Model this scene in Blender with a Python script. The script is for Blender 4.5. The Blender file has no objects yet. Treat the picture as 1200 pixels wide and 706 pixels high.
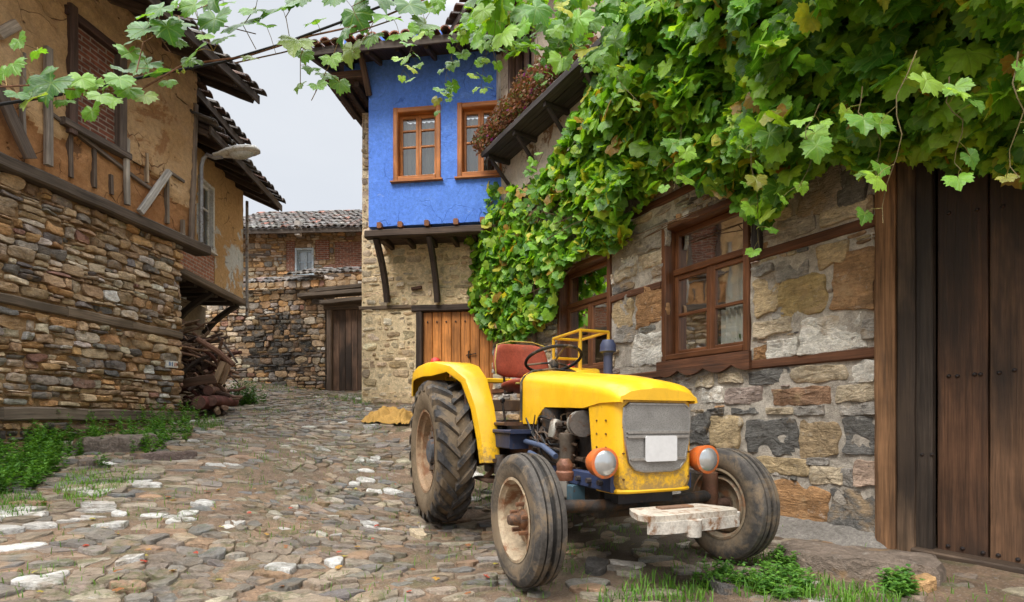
import bpy, math, random
import numpy as np
from mathutils import Vector, noise as mnoise
rnd = random.Random(7)
SC = bpy.context.scene
COL = SC.collection
CAMH, HOR, F = 0.95, 494.0, 600.0
R = math.radians
def V3(*a): return Vector(a)
def U(a, b): return rnd.uniform(a, b)
def mulc(c, k): return (c[0]*k, c[1]*k, c[2]*k)
def lerp(a, b, t): return a+(b-a)*t
def mixc(a, b, t): return tuple(lerp(a[i], b[i], t) for i in range(3))
def nz(p, s=1.0): return mnoise.noise(Vector((p[0]*s, p[1]*s, p[2]*s)))
def ray(u, v, Y): return V3((u-600)/F*Y, Y, CAMH+(HOR-v)*Y/F)

# ------------------------------------------------------------------ materials
class NT:
    def __init__(s, name):
        s.m = bpy.data.materials.new(name); s.m.use_nodes = True
        s.t = s.m.node_tree; s.N = s.t.nodes; s.L = s.t.links
        s.b = s.N['Principled BSDF']; s.out = s.N['Material Output']
    def n(s, typ, **kw):
        x = s.N.new(typ)
        for k, v in kw.items(): setattr(x, k, v)
        return x
    def inp(s, sock, val):
        if isinstance(val, bpy.types.NodeSocket): s.L.new(val, sock)
        elif isinstance(val, (tuple, list)) and len(val) == 3 and sock.type == 'RGBA': sock.default_value = (*val, 1)
        else: sock.default_value = val
    def attr(s, name, vec=False):
        a = s.n('ShaderNodeAttribute', attribute_name=name)
        return a.outputs['Vector'] if vec else a.outputs['Color']
    def scale(s, vec, sc):
        x = s.n('ShaderNodeVectorMath', operation='MULTIPLY'); s.inp(x.inputs[0], vec)
        x.inputs[1].default_value = sc if isinstance(sc, (tuple, list)) else (sc, sc, sc)
        return x.outputs[0]
    def noise(s, vec, scale, detail=4, rough=.6, dist=0):
        x = s.n('ShaderNodeTexNoise'); s.inp(x.inputs['Vector'], vec)
        x.inputs['Scale'].default_value = scale; x.inputs['Detail'].default_value = detail
        x.inputs['Roughness'].default_value = rough; x.inputs['Distortion'].default_value = dist
        return x.outputs['Fac']
    def voro(s, vec, scale, feature='F1'):
        x = s.n('ShaderNodeTexVoronoi', feature=feature); s.inp(x.inputs['Vector'], vec); x.inputs['Scale'].default_value = scale
        return x.outputs['Distance']
    def ramp(s, fac, stops):
        x = s.n('ShaderNodeValToRGB'); s.inp(x.inputs[0], fac); e = x.color_ramp.elements
        while len(e) < len(stops): e.new(.5)
        for i, (p, c) in enumerate(stops):
            e[i].position = p; e[i].color = (*c, 1) if isinstance(c, (tuple, list)) else (c, c, c, 1)
        return x.outputs[0]
    def mix(s, fac, a, b, mode='MIX'):
        x = s.n('ShaderNodeMix', data_type='RGBA', blend_type=mode)
        s.inp(x.inputs[0], fac); s.inp(x.inputs[6], a); s.inp(x.inputs[7], b)
        return x.outputs[2]
    def math(s, op, a, b=0.0, clamp=False):
        x = s.n('ShaderNodeMath', operation=op, use_clamp=clamp); s.inp(x.inputs[0], a); s.inp(x.inputs[1], b)
        return x.outputs[0]
    def bump(s, h, strength, dist=.01, prev=None):
        x = s.n('ShaderNodeBump'); s.inp(x.inputs['Height'], h); x.inputs['Strength'].default_value = strength
        x.inputs['Distance'].default_value = dist
        if prev is not None: s.inp(x.inputs['Normal'], prev)
        return x.outputs[0]
    def set(s, col=None, rough=None, metal=None, spec=None, normal=None, coat=None):
        B = s.b.inputs
        if col is not None: s.inp(B['Base Color'], col)
        if rough is not None: s.inp(B['Roughness'], rough)
        if metal is not None: s.inp(B['Metallic'], metal)
        if spec is not None: s.inp(B['Specular IOR Level'], spec)
        if normal is not None: s.inp(B['Normal'], normal)
        if coat is not None: s.inp(B['Coat Weight'], coat)
        return s.m

def V(name, rough=.8, lo=.6, hi=1.25, scale=8, bscale=40, bump=.4, bdist=.006, stain=None, metal=0, spec=.4, lc=True, stretch=1.0, fine=.25):
    """vertex colour x mottling, optional stain (colour, threshold, scale), bump"""
    t = NT(name); c = t.attr('col'); p = t.attr('lc', True)
    if stretch != 1.0: p = t.scale(p, stretch)
    n1 = t.noise(p, scale, 5, .65); n2 = t.noise(p, bscale, 4, .7)
    k = t.ramp(n1, [(.25, lo), (.75, hi)]); c = t.mix(1, c, k, 'MULTIPLY')
    k2 = t.ramp(n2, [(.3, 1-fine), (.7, 1+fine)]); c = t.mix(1, c, k2, 'MULTIPLY')
    rr = rough
    if stain:
        sc, th, ss = stain
        s = t.noise(t.scale(p, 1.0), ss, 6, .7, .4)
        f = t.ramp(s, [(th-.05, 0.0), (th+.07, 1.0)])
        c = t.mix(f, c, sc)
    h = t.math('ADD', n2, t.math('MULTIPLY', n1, 1.2))
    return t.set(col=c, rough=rr, metal=metal, spec=spec, normal=t.bump(h, bump, bdist))

def stone_mat(name, rough=.75, stain=(.38, .24, .1), wet=False, lich=(.5, .5, .46)):
    t = NT(name); c = t.attr('col'); p = t.attr('lc', True)
    n1 = t.noise(p, 5, 6, .7, .5); n2 = t.noise(p, 28, 5, .7); n3 = t.noise(p, 110, 3, .7)
    st = t.noise(t.scale(p, (3, 16, 9)), 2.2, 4, .6, 1.0)        # bedding streaks
    c = t.mix(1, c, t.ramp(n1, [(.28, .6), (.72, 1.4)]), 'MULTIPLY')
    c = t.mix(1, c, t.ramp(st, [(.3, .72), (.7, 1.25)]), 'MULTIPLY')
    c = t.mix(1, c, t.ramp(n2, [(.3, .72), (.7, 1.28)]), 'MULTIPLY')
    c = t.mix(1, c, t.ramp(n3, [(.3, .82), (.7, 1.18)]), 'MULTIPLY')
    f = t.ramp(t.noise(p, 3.1, 5, .65, .3), [(.55, 0.0), (.68, .75)]); c = t.mix(f, c, stain)
    f2 = t.ramp(t.noise(t.scale(p, 1.3), 9, 6, .75, .2), [(.58, 0.0), (.72, .55)]); c = t.mix(f2, c, lich)
    f3 = t.ramp(t.noise(t.scale(p, 1.7), 12, 6, .75, .2), [(.63, 0.0), (.7, .75)]); c = t.mix(f3, c, (.06, .055, .05))
    if wet:
        wp = t.n('ShaderNodeNewGeometry').outputs['Position']; d1 = t.noise(wp, 1.6, 7, .7, .4); d2 = t.noise(wp, 11, 6, .75, .3)
        k = t.ramp(t.math('ADD', t.math('MULTIPLY', d1, .6), t.math('MULTIPLY', d2, .4)), [(.44, .05), (.6, .62)]); c = t.mix(k, c, t.mix(d2, (.085, .063, .038), (.215, .155, .095)))
        ms = t.math('ADD', t.math('MULTIPLY', t.noise(wp, 2.3, 5, .7, .5), .55), t.math('MULTIPLY', t.noise(wp, 16, 5, .8), .45)); c = t.mix(t.ramp(ms, [(.53, 0.0), (.6, .7)]), c, (.075, .085, .022))
    h = t.math('ADD', t.math('MULTIPLY', n1, 2.2), t.math('ADD', n2, t.math('MULTIPLY', n3, .35)))
    h = t.math('ADD', h, t.math('MULTIPLY', st, .9))
    r = t.ramp(n1, [(.35, .3), (.7, .75)]) if wet else rough
    return t.set(col=c, rough=r, spec=.35 if not wet else .5, normal=t.bump(h, 1.0, .017))

def wood_mat(name, rough=.75, dark=.45, streak=(.05, .04, .035), amt=.55, bump=.6, wet=None):
    t = NT(name); c = t.attr('col'); p = t.attr('lc', True)
    g1 = t.noise(t.scale(p, (1.2, 34, 34)), 1.0, 5, .6, .6)
    g2 = t.noise(t.scale(p, (4, 120, 120)), 1.0, 3, .6)
    big = t.noise(p, 2.0, 4, .6)
    c = t.mix(1, c, t.ramp(g1, [(.3, dark), (.65, 1.3)]), 'MULTIPLY')
    c = t.mix(1, c, t.ramp(g2, [(.3, .75), (.7, 1.2)]), 'MULTIPLY')
    c = t.mix(1, c, t.ramp(big, [(.3, .65), (.7, 1.25)]), 'MULTIPLY')
    f = t.ramp(t.noise(t.scale(p, (.9, 6, 6)), 1.3, 5, .65, .5), [(.5, 0.0), (.72, amt)]); c = t.mix(f, c, streak)
    if wet:
        f = t.ramp(t.noise(t.scale(p, (.7, 2.2, 2.2)), 1.0, 4, .55, .3), [(.4, 0.0), (.58, .85)]); c = t.mix(f, c, wet)
    h = t.math('ADD', g1, t.math('MULTIPLY', g2, .5))
    return t.set(col=c, rough=rough, spec=.3, normal=t.bump(h, bump, .006))

M = {}
M['stone_r'] = stone_mat('grey_rubble_stone', stain=(.42, .29, .16), lich=(.62, .59, .53))
M['stone_l'] = stone_mat('brown_rubble_stone', stain=(.34, .2, .08), lich=(.46, .42, .36))
M['stone_b'] = stone_mat('cream_rubble_stone', stain=(.5, .33, .15), lich=(.6, .5, .36))
M['cobble'] = stone_mat('cobble_stone', stain=(.3, .19, .1), wet=True, lich=(.4, .38, .35))
def mortar(name, c1, c2, bump=.9, scale=14):
    t = NT(name); p = t.n('ShaderNodeNewGeometry').outputs['Position']
    n1 = t.noise(p, 1.3, 6, .65); n2 = t.noise(p, scale, 6, .72); n3 = t.noise(p, 90, 4, .7)
    c = t.mix(t.ramp(n1, [(.35, 0.0), (.65, 1.0)]), c1, c2)
    c = t.mix(1, c, t.ramp(n2, [(.3, .6), (.7, 1.35)]), 'MULTIPLY'); c = t.mix(1, c, t.ramp(n3, [(.3, .75), (.7, 1.2)]), 'MULTIPLY')
    h = t.math('ADD', n2, t.math('MULTIPLY', n3, .4))
    return t.set(col=c, rough=.92, spec=.2, normal=t.bump(h, bump, .02))
M['mortar_r'] = mortar('grey_lime_mortar', (.35, .305, .255), (.5, .45, .385))
M['mortar_l'] = mortar('mud_mortar', (.17, .105, .055), (.33, .21, .105))
M['gravel'] = mortar('grey_gravel', (.2, .182, .162), (.31, .285, .255), 1.0, 30)
M['mortar_b'] = mortar('cream_mortar', (.64, .475, .275), (.76, .62, .4))
M['mortar_d'] = mortar('dark_joint_mortar', (.07, .055, .045), (.16, .12, .08))
M['wood'] = wood_mat('old_timber')
M['wood_grey'] = wood_mat('weathered_grey_timber', dark=.5, streak=(.09, .075, .06), amt=.5)
M['wood_var'] = wood_mat('varnished_timber', rough=.42, dark=.6, streak=(.05, .02, .01), amt=.45, bump=.25)
M['wood_door'] = wood_mat('stained_door_timber', rough=.62, dark=.55, streak=(.018, .012, .009), amt=.55, bump=.8, wet=(.022, .017, .014))
M['tile'] = V('clay_roof_tile', .8, .5, 1.4, 6, 40, .6, .01, stain=((.06, .055, .05), .52, 4), lc=True)
M['metal'] = V('worn_metal', .5, .7, 1.2, 12, 60, .25, .003, stain=((.1, .045, .02), .58, 9), metal=.4)
M['iron'] = V('dark_iron', .55, .6, 1.3, 20, 80, .4, .003, stain=((.1, .05, .025), .56, 14), metal=.5)
M['cloth'] = V('plain_cloth', .9, .75, 1.15, 5, 60, .3, .004)
M['bark'] = V('vine_bark', .9, .5, 1.4, 10, 60, .8, .006)
M['shell'] = V('lamp_shell', .5, .8, 1.1, 5, 40, .1, .002, stain=((.25, .2, .12), .6, 8))

def plaster(name, base, var, patch, pth, crack=(.05, .03, .02), bump=.7, top=None, pscale=.9, straw=False, drip=None):
    t = NT(name); p = t.n('ShaderNodeNewGeometry').outputs['Position']
    n1 = t.noise(p, 1.1, 6, .65, .3); n2 = t.noise(p, 18, 6, .75); n3 = t.noise(p, 80, 3, .7)
    c = t.mix(t.ramp(n1, [(.3, 0.0), (.7, 1.0)]), base, var)
    f = t.ramp(t.noise(p, pscale, 7, .7, .6), [(pth, 0.0), (pth+.035, 1.0)]); c = t.mix(f, c, patch)
    c = t.mix(1, c, t.ramp(n2, [(.3, .76), (.7, 1.2)]), 'MULTIPLY'); c = t.mix(1, c, t.ramp(n3, [(.3, .86), (.7, 1.12)]), 'MULTIPLY')
    if drip:
        dr = t.ramp(t.noise(t.scale(p, (5, 5, .45)), 1.6, 6, .65, .2), [(.54, 0.0), (.78, .35)]); c = t.mix(dr, c, drip)
        fl = t.ramp(t.noise(p, 7, 6, .8, .5), [(.64, 0.0), (.68, .6)]); c = t.mix(fl, c, (.3, .42, .72))
    pv = t.n('ShaderNodeVectorMath', operation='ADD'); t.L.new(p, pv.inputs[0])
    wv = t.n('ShaderNodeTexNoise'); t.L.new(p, wv.inputs['Vector']); wv.inputs['Scale'].default_value = 3; t.L.new(t.scale(wv.outputs['Color'], .35), pv.inputs[1])
    d = t.voro(pv.outputs[0], 2.6, 'DISTANCE_TO_EDGE')
    gate = t.ramp(t.noise(p, 1.9, 3, .5), [(.5, 0.0), (.6, 1.0)])
    cr = t.math('MULTIPLY', t.ramp(d, [(.006, .8), (.016, 0.0)]), gate)
    if straw:
        holes = t.ramp(t.voro(p, 9), [(.1, .85), (.17, 0.0)]); hg = t.ramp(t.noise(p, 4, 3, .6), [(.56, 0.0), (.62, 1.0)])
        cr = t.math('MAXIMUM', cr, t.math('MULTIPLY', holes, hg))
    c = t.mix(cr, c, crack)
    h = t.math('SUBTRACT', t.math('ADD', n2, t.math('MULTIPLY', n3, .4)), t.math('MULTIPLY', cr, 1.5))
    h = t.math('SUBTRACT', h, t.math('MULTIPLY', f, .6))
    return t.set(col=c, rough=.92, spec=.2, normal=t.bump(h, bump, .015))
M['mud'] = plaster('ochre_mud_plaster', (.5, .31, .15), (.6, .41, .23), (.38, .2, .09), .56, crack=(.12, .06, .03), straw=True)
M['mud_low'] = plaster('red_mud_infill', (.33, .15, .06), (.43, .23, .1), (.17, .085, .04), .56, crack=(.07, .035, .02), bump=1.0, straw=True)
M['mud2'] = plaster('ochre_plaster', (.43, .26, .115), (.52, .34, .16), (.52, .54, .53), .5, crack=(.12, .08, .05), pscale=.6)
M['blue'] = plaster('blue_limewash', (.1, .23, .74), (.135, .285, .8), (.15, .3, .79), .6, crack=(.04, .1, .4), bump=.6, drip=(.05, .12, .5))
M['cream'] = plaster('peeling_cream_plaster', (.55, .44, .33), (.64, .56, .45), (.26, .15, .08), .56, pscale=1.6)
M['greyp'] = plaster('grey_rough_plaster', (.2, .16, .12), (.28, .23, .17), (.16, .12, .09), .6)

def brick_mat(name, c1, c2, mort):
    t = NT(name); p = t.attr('lc', True)
    b = t.n('ShaderNodeTexBrick'); t.L.new(p, b.inputs['Vector'])
    b.inputs['Scale'].default_value = 1; b.inputs['Brick Width'].default_value = .21; b.inputs['Row Height'].default_value = .062
    b.inputs['Mortar Size'].default_value = .009; b.inputs['Color1'].default_value = (*c1, 1); b.inputs['Color2'].default_value = (*c2, 1); b.inputs['Mortar'].default_value = (*mort, 1)
    n = t.noise(p, 14, 5, .7)
    c = t.mix(1, b.outputs['Color'], t.ramp(n, [(.3, .6), (.7, 1.35)]), 'MULTIPLY')
    h = t.math('ADD', t.math('MULTIPLY', b.outputs['Fac'], -1.5), n)
    return t.set(col=c, rough=.9, spec=.2, normal=t.bump(h, .8, .012))
M['brick'] = brick_mat('old_red_brick', (.27, .095, .055), (.16, .06, .04), (.3, .24, .19))
M['brick_pale'] = brick_mat('pale_brick', (.4, .17, .1), (.3, .13, .085), (.4, .33, .27))

def glass_mat():
    t = NT('window_glass'); N, L = t.N, t.L
    gl = t.n('ShaderNodeBsdfGlossy'); gl.inputs['Roughness'].default_value = .03; gl.inputs['Color'].default_value = (.9, .93, .95, 1)
    tr = t.n('ShaderNodeBsdfTransparent'); tr.inputs['Color'].default_value = (.8, .82, .8, 1)
    fr = t.n('ShaderNodeFresnel'); fr.inputs['IOR'].default_value = 1.6
    p = t.n('ShaderNodeNewGeometry').outputs['Position']; b = t.bump(t.noise(p, 3, 2), .05, .02); L.new(b, gl.inputs['Normal'])
    k = t.math('ADD', fr.outputs[0], .1, True)
    mx = t.n('ShaderNodeMixShader'); L.new(k, mx.inputs[0]); L.new(tr.outputs[0], mx.inputs[1]); L.new(gl.outputs[0], mx.inputs[2])
    L.new(mx.outputs[0], t.out.inputs['Surface']); return t.m
M['glass'] = glass_mat()
t = NT('curtain_fabric'); M['curtain'] = t.set(col=(.62, .62, .58), rough=.95)

# ------------------------------------------------------------------ mesh builder
class MB:
    def __init__(s): s.v = []; s.f = []; s.m = []; s.s = []; s.c = []; s.l = []
    def add(s, verts, faces, col=(.5, .5, .5), mi=0, lc=None, smooth=False):
        o = len(s.v); n = len(verts)
        s.v.extend(tuple(p) for p in verts)
        if lc is None: s.l.extend(tuple(p) for p in verts)
        else: s.l.extend(lc)
        if col and isinstance(col[0], (tuple, list)): s.c.extend(col)
        else: s.c.extend([tuple(col)]*n)
        for f in faces:
            s.f.append(tuple(i+o for i in f)); s.m.append(mi); s.s.append(smooth)
    def build(s, name, mats, parent=None, local=False, sharp=40):
        me = bpy.data.meshes.new(name); org = Vector((0, 0, 0))
        p = parent
        while p is not None:
            org = org+p.location; p = p.parent
        vv = np.array(s.v, dtype=np.float64).reshape(-1, 3)
        if not local: vv = vv-np.array(org)
        else:
            pass
        me.from_pydata(vv.tolist(), [], s.f)
        for x in (mats if isinstance(mats, (list, tuple)) else [mats]): me.materials.append(M[x] if isinstance(x, str) else x)
        me.polygons.foreach_set('material_index', s.m); me.polygons.foreach_set('use_smooth', s.s)
        a = me.attributes.new('col', 'FLOAT_COLOR', 'POINT')
        cc = np.ones((len(s.v), 4), dtype=np.float32); cc[:, :3] = np.array(s.c, dtype=np.float32).reshape(-1, 3); a.data.foreach_set('color', cc.ravel())
        a = me.attributes.new('lc', 'FLOAT_VECTOR', 'POINT'); a.data.foreach_set('vector', np.array(s.l, dtype=np.float32).ravel())
        me.validate(); me.update()
        if any(s.s) and sharp: me.set_sharp_from_angle(angle=R(sharp))
        ob = bpy.data.objects.new(name, me); COL.objects.link(ob)
        if parent is not None: ob.parent = parent
        return ob
    # beam with chamfered edges from p0 to p1; w along 'side', h along 'up'
    def bar(s, p0, p1, w, h, up=(0, 0, 1), col=(.2, .12, .06), mi=0, wob=0.0, ch=None, seg=None, taper=1.0):
        p0 = Vector(p0); p1 = Vector(p1); a = p1-p0; L = a.length
        if L < 1e-6: return
        a = a/L; up = Vector(up); up = up-a*up.dot(a)
        if up.length < 1e-4: up = Vector((1, 0, 0))-a*a.x
        up.normalize(); sd = a.cross(up)
        ch = min(w, h)*.14 if ch is None else ch
        x, y = w/2, h/2; cx, cy = x-ch, y-ch
        ring = [(cx, -y), (x, -cy), (x, cy), (cx, y), (-cx, y), (-x, cy), (-x, -cy), (-cx, -y)]
        seg = seg or max(1, int(L/.25) if wob else 1)
        vs = []; lc = []; off = (U(0, 50), U(0, 50), U(0, 50))
        for i in range(seg+1):
            t = i/seg; c = p0+a*(L*t); k = lerp(1, taper, t)
            if wob: c = c+up*U(-wob, wob)+sd*U(-wob, wob)
            for (q, r) in ring:
                kk = k*(1+U(-wob, wob)*3) if wob else k
                vs.append(c+sd*q*kk+up*r*kk); lc.append((L*t+off[0], q+off[1], r+off[2]))
        fs = []
        for i in range(seg):
            for j in range(8):
                k = (j+1) % 8; fs.append((i*8+j, i*8+k, i*8+8+k, i*8+8+j))
        fs.append(tuple(range(7, -1, -1))); fs.append(tuple(seg*8+j for j in range(8)))
        s.add(vs, fs, col, mi, lc)
    def tube(s, path, rad, n=8, col=(.2, .2, .2), mi=0, caps=True, smooth=True):
        path = [Vector(p) for p in path]; k = len(path)
        rr = rad if isinstance(rad, (list, tuple)) else [rad]*k
        vs = []; lc = []; prev = None; off = (U(0, 50), U(0, 50), U(0, 50)); acc = 0
        for i, p in enumerate(path):
            t = path[min(i+1, k-1)]-path[max(i-1, 0)]
            t.normalize()
            if prev is None:
                nn = Vector((0, 0, 1)) if abs(t.z) < .9 else Vector((1, 0, 0))
            else: nn = prev
            nn = nn-t*nn.dot(t); nn.normalize(); prev = nn; b = t.cross(nn)
            if i: acc += (path[i]-path[i-1]).length
            for j in range(n):
                an = 2*math.pi*j/n; d = nn*math.cos(an)+b*math.sin(an)
                vs.append(p+d*rr[i]); lc.append((acc+off[0], math.cos(an)*rr[i]+off[1], math.sin(an)*rr[i]+off[2]))
        fs = [(i*n+j, i*n+(j+1) % n, i*n+n+(j+1) % n, i*n+n+j) for i in range(k-1) for j in range(n)]
        if caps: fs += [tuple(range(n-1, -1, -1)), tuple((k-1)*n+j for j in range(n))]
        s.add(vs, fs, col, mi, lc, smooth)
    def lathe(s, prof, c, axis, n=24, col=(.2, .2, .2), mi=0, smooth=True, closed=False, caps=True):
        c = Vector(c); axis = Vector(axis).normalized()
        nn = Vector((0, 0, 1)) if abs(axis.z) < .9 else Vector((1, 0, 0))
        nn = (nn-axis*nn.dot(axis)).normalized(); b = axis.cross(nn); vs = []
        cols = []
        for q in prof:
            r, a = q[0], q[1]; cq = q[2] if len(q) > 2 else col
            for j in range(n):
                an = 2*math.pi*j/n; vs.append(c+axis*a+(nn*math.cos(an)+b*math.sin(an))*r); cols.append(cq)
        k = len(prof); rng = range(k) if closed else range(k-1)
        fs = [(i*n+j, i*n+(j+1) % n, ((i+1) % k)*n+(j+1) % n, ((i+1) % k)*n+j) for i in rng for j in range(n)]
        if not closed and caps:
            if prof[0][0] > 1e-5: fs.append(tuple(range(n-1, -1, -1)))
            if prof[-1][0] > 1e-5: fs.append(tuple((k-1)*n+j for j in range(n)))
        s.add(vs, fs, cols, mi, None, smooth)
    def prism(s, pts, ext, col=(.3, .3, .3), mi=0, lc=None):
        """pts: 3-D loop; ext: vector"""
        n = len(pts); ext = Vector(ext); a = [Vector(p) for p in pts]; b = [p+ext for p in a]
        l2 = None
        if lc: l2 = list(lc)+[(x, y, z+ext.length) for (x, y, z) in lc]
        s.add(a+b, [tuple(range(n)), tuple(range(2*n-1, n-1, -1))]+[(j, (j+1) % n+0, n+(j+1) % n, n+j)[::-1] for j in range(n)], col, mi, l2)
    def box(s, c, ax, hs, col=(.3, .3, .3), mi=0):
        c = Vector(c); X, Y, Z = [Vector(a) for a in ax]
        s.bar(c-X*hs[0], c+X*hs[0], hs[1]*2, hs[2]*2, Z, col, mi, ch=min(hs)*.08)
    def grid(s, nu, nv, fn, col=(.5, .5, .5), mi=0, smooth=True, lcf=None, colf=None):
        vs = [fn(i/nu, j/nv) for j in range(nv+1) for i in range(nu+1)]
        lc = [lcf(i/nu, j/nv) for j in range(nv+1) for i in range(nu+1)] if lcf else None
        cc = [colf(i/nu, j/nv) for j in range(nv+1) for i in range(nu+1)] if colf else col
        w = nu+1
        s.add(vs, [(j*w+i, j*w+i+1, j*w+w+i+1, j*w+w+i) for j in range(nv) for i in range(nu)], cc, mi, lc, smooth)

AX = (V3(1, 0, 0), V3(0, 1, 0), V3(0, 0, 1))
def lab(o, label=None, cat=None, group=None, kind=None):
    if label: o['label'] = label
    if cat: o['category'] = cat
    if group: o['group'] = group
    if kind: o['kind'] = kind
    return o
def empty(name, loc, label, cat, group=None, rz=0):
    o = bpy.data.objects.new(name, None); COL.objects.link(o); o.location = loc; o.rotation_euler = (0, 0, rz); o.empty_display_size = .2
    return lab(o, label, cat, group)

# ------------------------------------------------------------------ wall frames
class W:
    """vertical wall: origin (x,y), direction e, n = outward normal"""
    def __init__(s, x, y, dx, dy, flip=1):
        l = math.hypot(dx, dy); s.x, s.y = x, y; s.ex, s.ey = dx/l, dy/l; s.nx, s.ny = -s.ey*flip, s.ex*flip
        s.e = V3(s.ex, s.ey, 0); s.n = V3(s.nx, s.ny, 0)
    def pt(s, a, z, d=0): return V3(s.x+s.ex*a+s.nx*d, s.y+s.ey*a+s.ny*d, z)
    def uv(s, u, v, d=0):
        k = (u-600)/F; px = s.x+s.nx*d; py = s.y+s.ny*d
        a = (k*py-px)/(s.ex-k*s.ey); Y = py+s.ey*a
        return a, CAMH+(HOR-v)*Y/F
    def loc(s, p):
        dx, dy = p[0]-s.x, p[1]-s.y
        return dx*s.ex+dy*s.ey, dx*s.nx+dy*s.ny
    def hbar(s, mb, a0, a1, z, d, h, dep, **k):    # horizontal timber, centre z, face from d-dep to d
        mb.bar(s.pt(a0, z, d-dep/2), s.pt(a1, z, d-dep/2), dep, h, (0, 0, 1), **k)
    def vbar(s, mb, a, z0, z1, d, w, dep, **k):
        mb.bar(s.pt(a, z0, d-dep/2), s.pt(a, z1, d-dep/2), dep, w, s.e, **k)

def vcells(seeds, rect, asp=1.6):
    """Voronoi cells of seeds (s,z) inside rect; z stretched by asp (flat stones)"""
    x0, x1, y0, y1 = rect; P = [(a, b*asp) for a, b in seeds]; n = len(P)
    area = (x1-x0)*(y1-y0)*asp/max(n, 1); cs = math.sqrt(area)*1.3; H = {}
    for i, p in enumerate(P): H.setdefault((int(p[0]//cs), int(p[1]//cs)), []).append(i)
    out = []
    for i, p in enumerate(P):
        poly = [(x0, y0*asp), (x1, y0*asp), (x1, y1*asp), (x0, y1*asp)]
        ci, cj = int(p[0]//cs), int(p[1]//cs); nb = []
        for a in range(-3, 4):
            for b in range(-3, 4): nb += H.get((ci+a, cj+b), ())
        nb = sorted((q for q in nb if q != i), key=lambda q: (P[q][0]-p[0])**2+(P[q][1]-p[1])**2)[:28]
        for q in nb:
            qx, qy = P[q]; mx, my = (p[0]+qx)/2, (p[1]+qy)/2; dx, dy = qx-p[0], qy-p[1]
            res = []; m = len(poly)
            for k in range(m):
                A, B = poly[k], poly[(k+1) % m]
                da = (A[0]-mx)*dx+(A[1]-my)*dy; db = (B[0]-mx)*dx+(B[1]-my)*dy
                if da <= 0: res.append(A)
                if (da < 0 < db) or (db < 0 < da):
                    t = da/(da-db); res.append((A[0]+(B[0]-A[0])*t, A[1]+(B[1]-A[1])*t))
            poly = res
            if len(poly) < 3: break
        if len(poly) >= 3: out.append((i, [(a, b/asp) for a, b in poly]))
    return out

def chaikin(p, k=.22):
    o = []; n = len(p)
    for i in range(n):
        a, b = p[i], p[(i+1) % n]
        o.append((lerp(a[0], b[0], k), lerp(a[1], b[1], k))); o.append((lerp(a[0], b[0], 1-k), lerp(a[1], b[1], 1-k)))
    return o
def resample(p, m):
    n = len(p); L = [math.dist(p[i], p[(i+1) % n]) for i in range(n)]; T = sum(L); o = []; i = 0; acc = 0
    for k in range(m):
        d = T*k/m
        while acc+L[i] < d and i < n-1: acc += L[i]; i += 1
        t = (d-acc)/max(L[i], 1e-9); a, b = p[i], p[(i+1) % n]; o.append((lerp(a[0], b[0], t), lerp(a[1], b[1], t)))
    return o

def stone(mb, poly, fn, col, h=.04, gap=.012, mi=0, m=14, rough=.012, base=-.03, dome=.05, rk=.1, fine=False):
    cx = sum(a for a, b in poly)/len(poly); cy = sum(b for a, b in poly)/len(poly)
    w = max(a for a, b in poly)-min(a for a, b in poly); hh = max(b for a, b in poly)-min(b for a, b in poly)
    if w < gap*2.2 or hh < gap*2.2: return
    kx = max(.4, 1-2*gap/w); ky = max(.4, 1-2*gap/hh)
    p = [(cx+(a-cx)*kx, cy+(b-cy)*ky) for a, b in poly]
    p = resample(chaikin(chaikin(p, rk), .25), m)
    sz = min(w, hh); so = (U(0, 90), U(0, 90), U(0, 90))
    p = [(a+nz((a*9+so[0], b*9, 0))*sz*.13, b+nz((a*9, b*9+so[1], 3))*sz*.13) for a, b in p]
    tilt = (U(-1, 1)*rough*1.2, U(-1, 1)*rough*1.2)
    vs = []; lc = []
    rings = [(1.0, base), (1.0, h*.45), (.985, h*.8), (.94, h*.97), (.8, h), (.58, h*(1+dome)), (.3, h*(1+dome))] if fine else [(1.0, base), (1.0, h*.6), (.955, h*.93), (.8, h), (.42, h*(1+dome))]
    for k, (q, d) in enumerate(rings):
        for (a, b) in p:
            x = cx+(a-cx)*q; y = cy+(b-cy)*q; dd = d
            if k:
                f1 = nz((x*7+so[0], y*7+so[1], so[2])); f2 = nz((x*21+so[0], y*21, so[2]))
                dd = d+f1*rough*2.2+(f2 if not fine else abs(f2)*1.6-.5)*rough*.9+(tilt[0]*(x-cx)/w+tilt[1]*(y-cy)/hh)*2
                if fine: dd += nz((x*55, y*55, so[1]))*rough*.45
            vs.append(fn(x, y, dd)); lc.append((x+so[0], y+so[1], dd+so[2]))
    vs.append(fn(cx, cy, h*(1+dome)+nz((cx*7+so[0], cy*7+so[1], so[2]))*rough*2)); lc.append((cx+so[0], cy+so[1], so[2]+h))
    n = len(p); fs = []
    for k in range(len(rings)-1):
        for j in range(n):
            q = (j+1) % n; fs.append((k*n+j, k*n+q, k*n+n+q, k*n+n+j))
    k = len(rings)-1
    for j in range(n): fs.append((k*n+j, k*n+(j+1) % n, (k+1)*n))
    mb.add(vs, fs, col, mi, lc, True)

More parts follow.
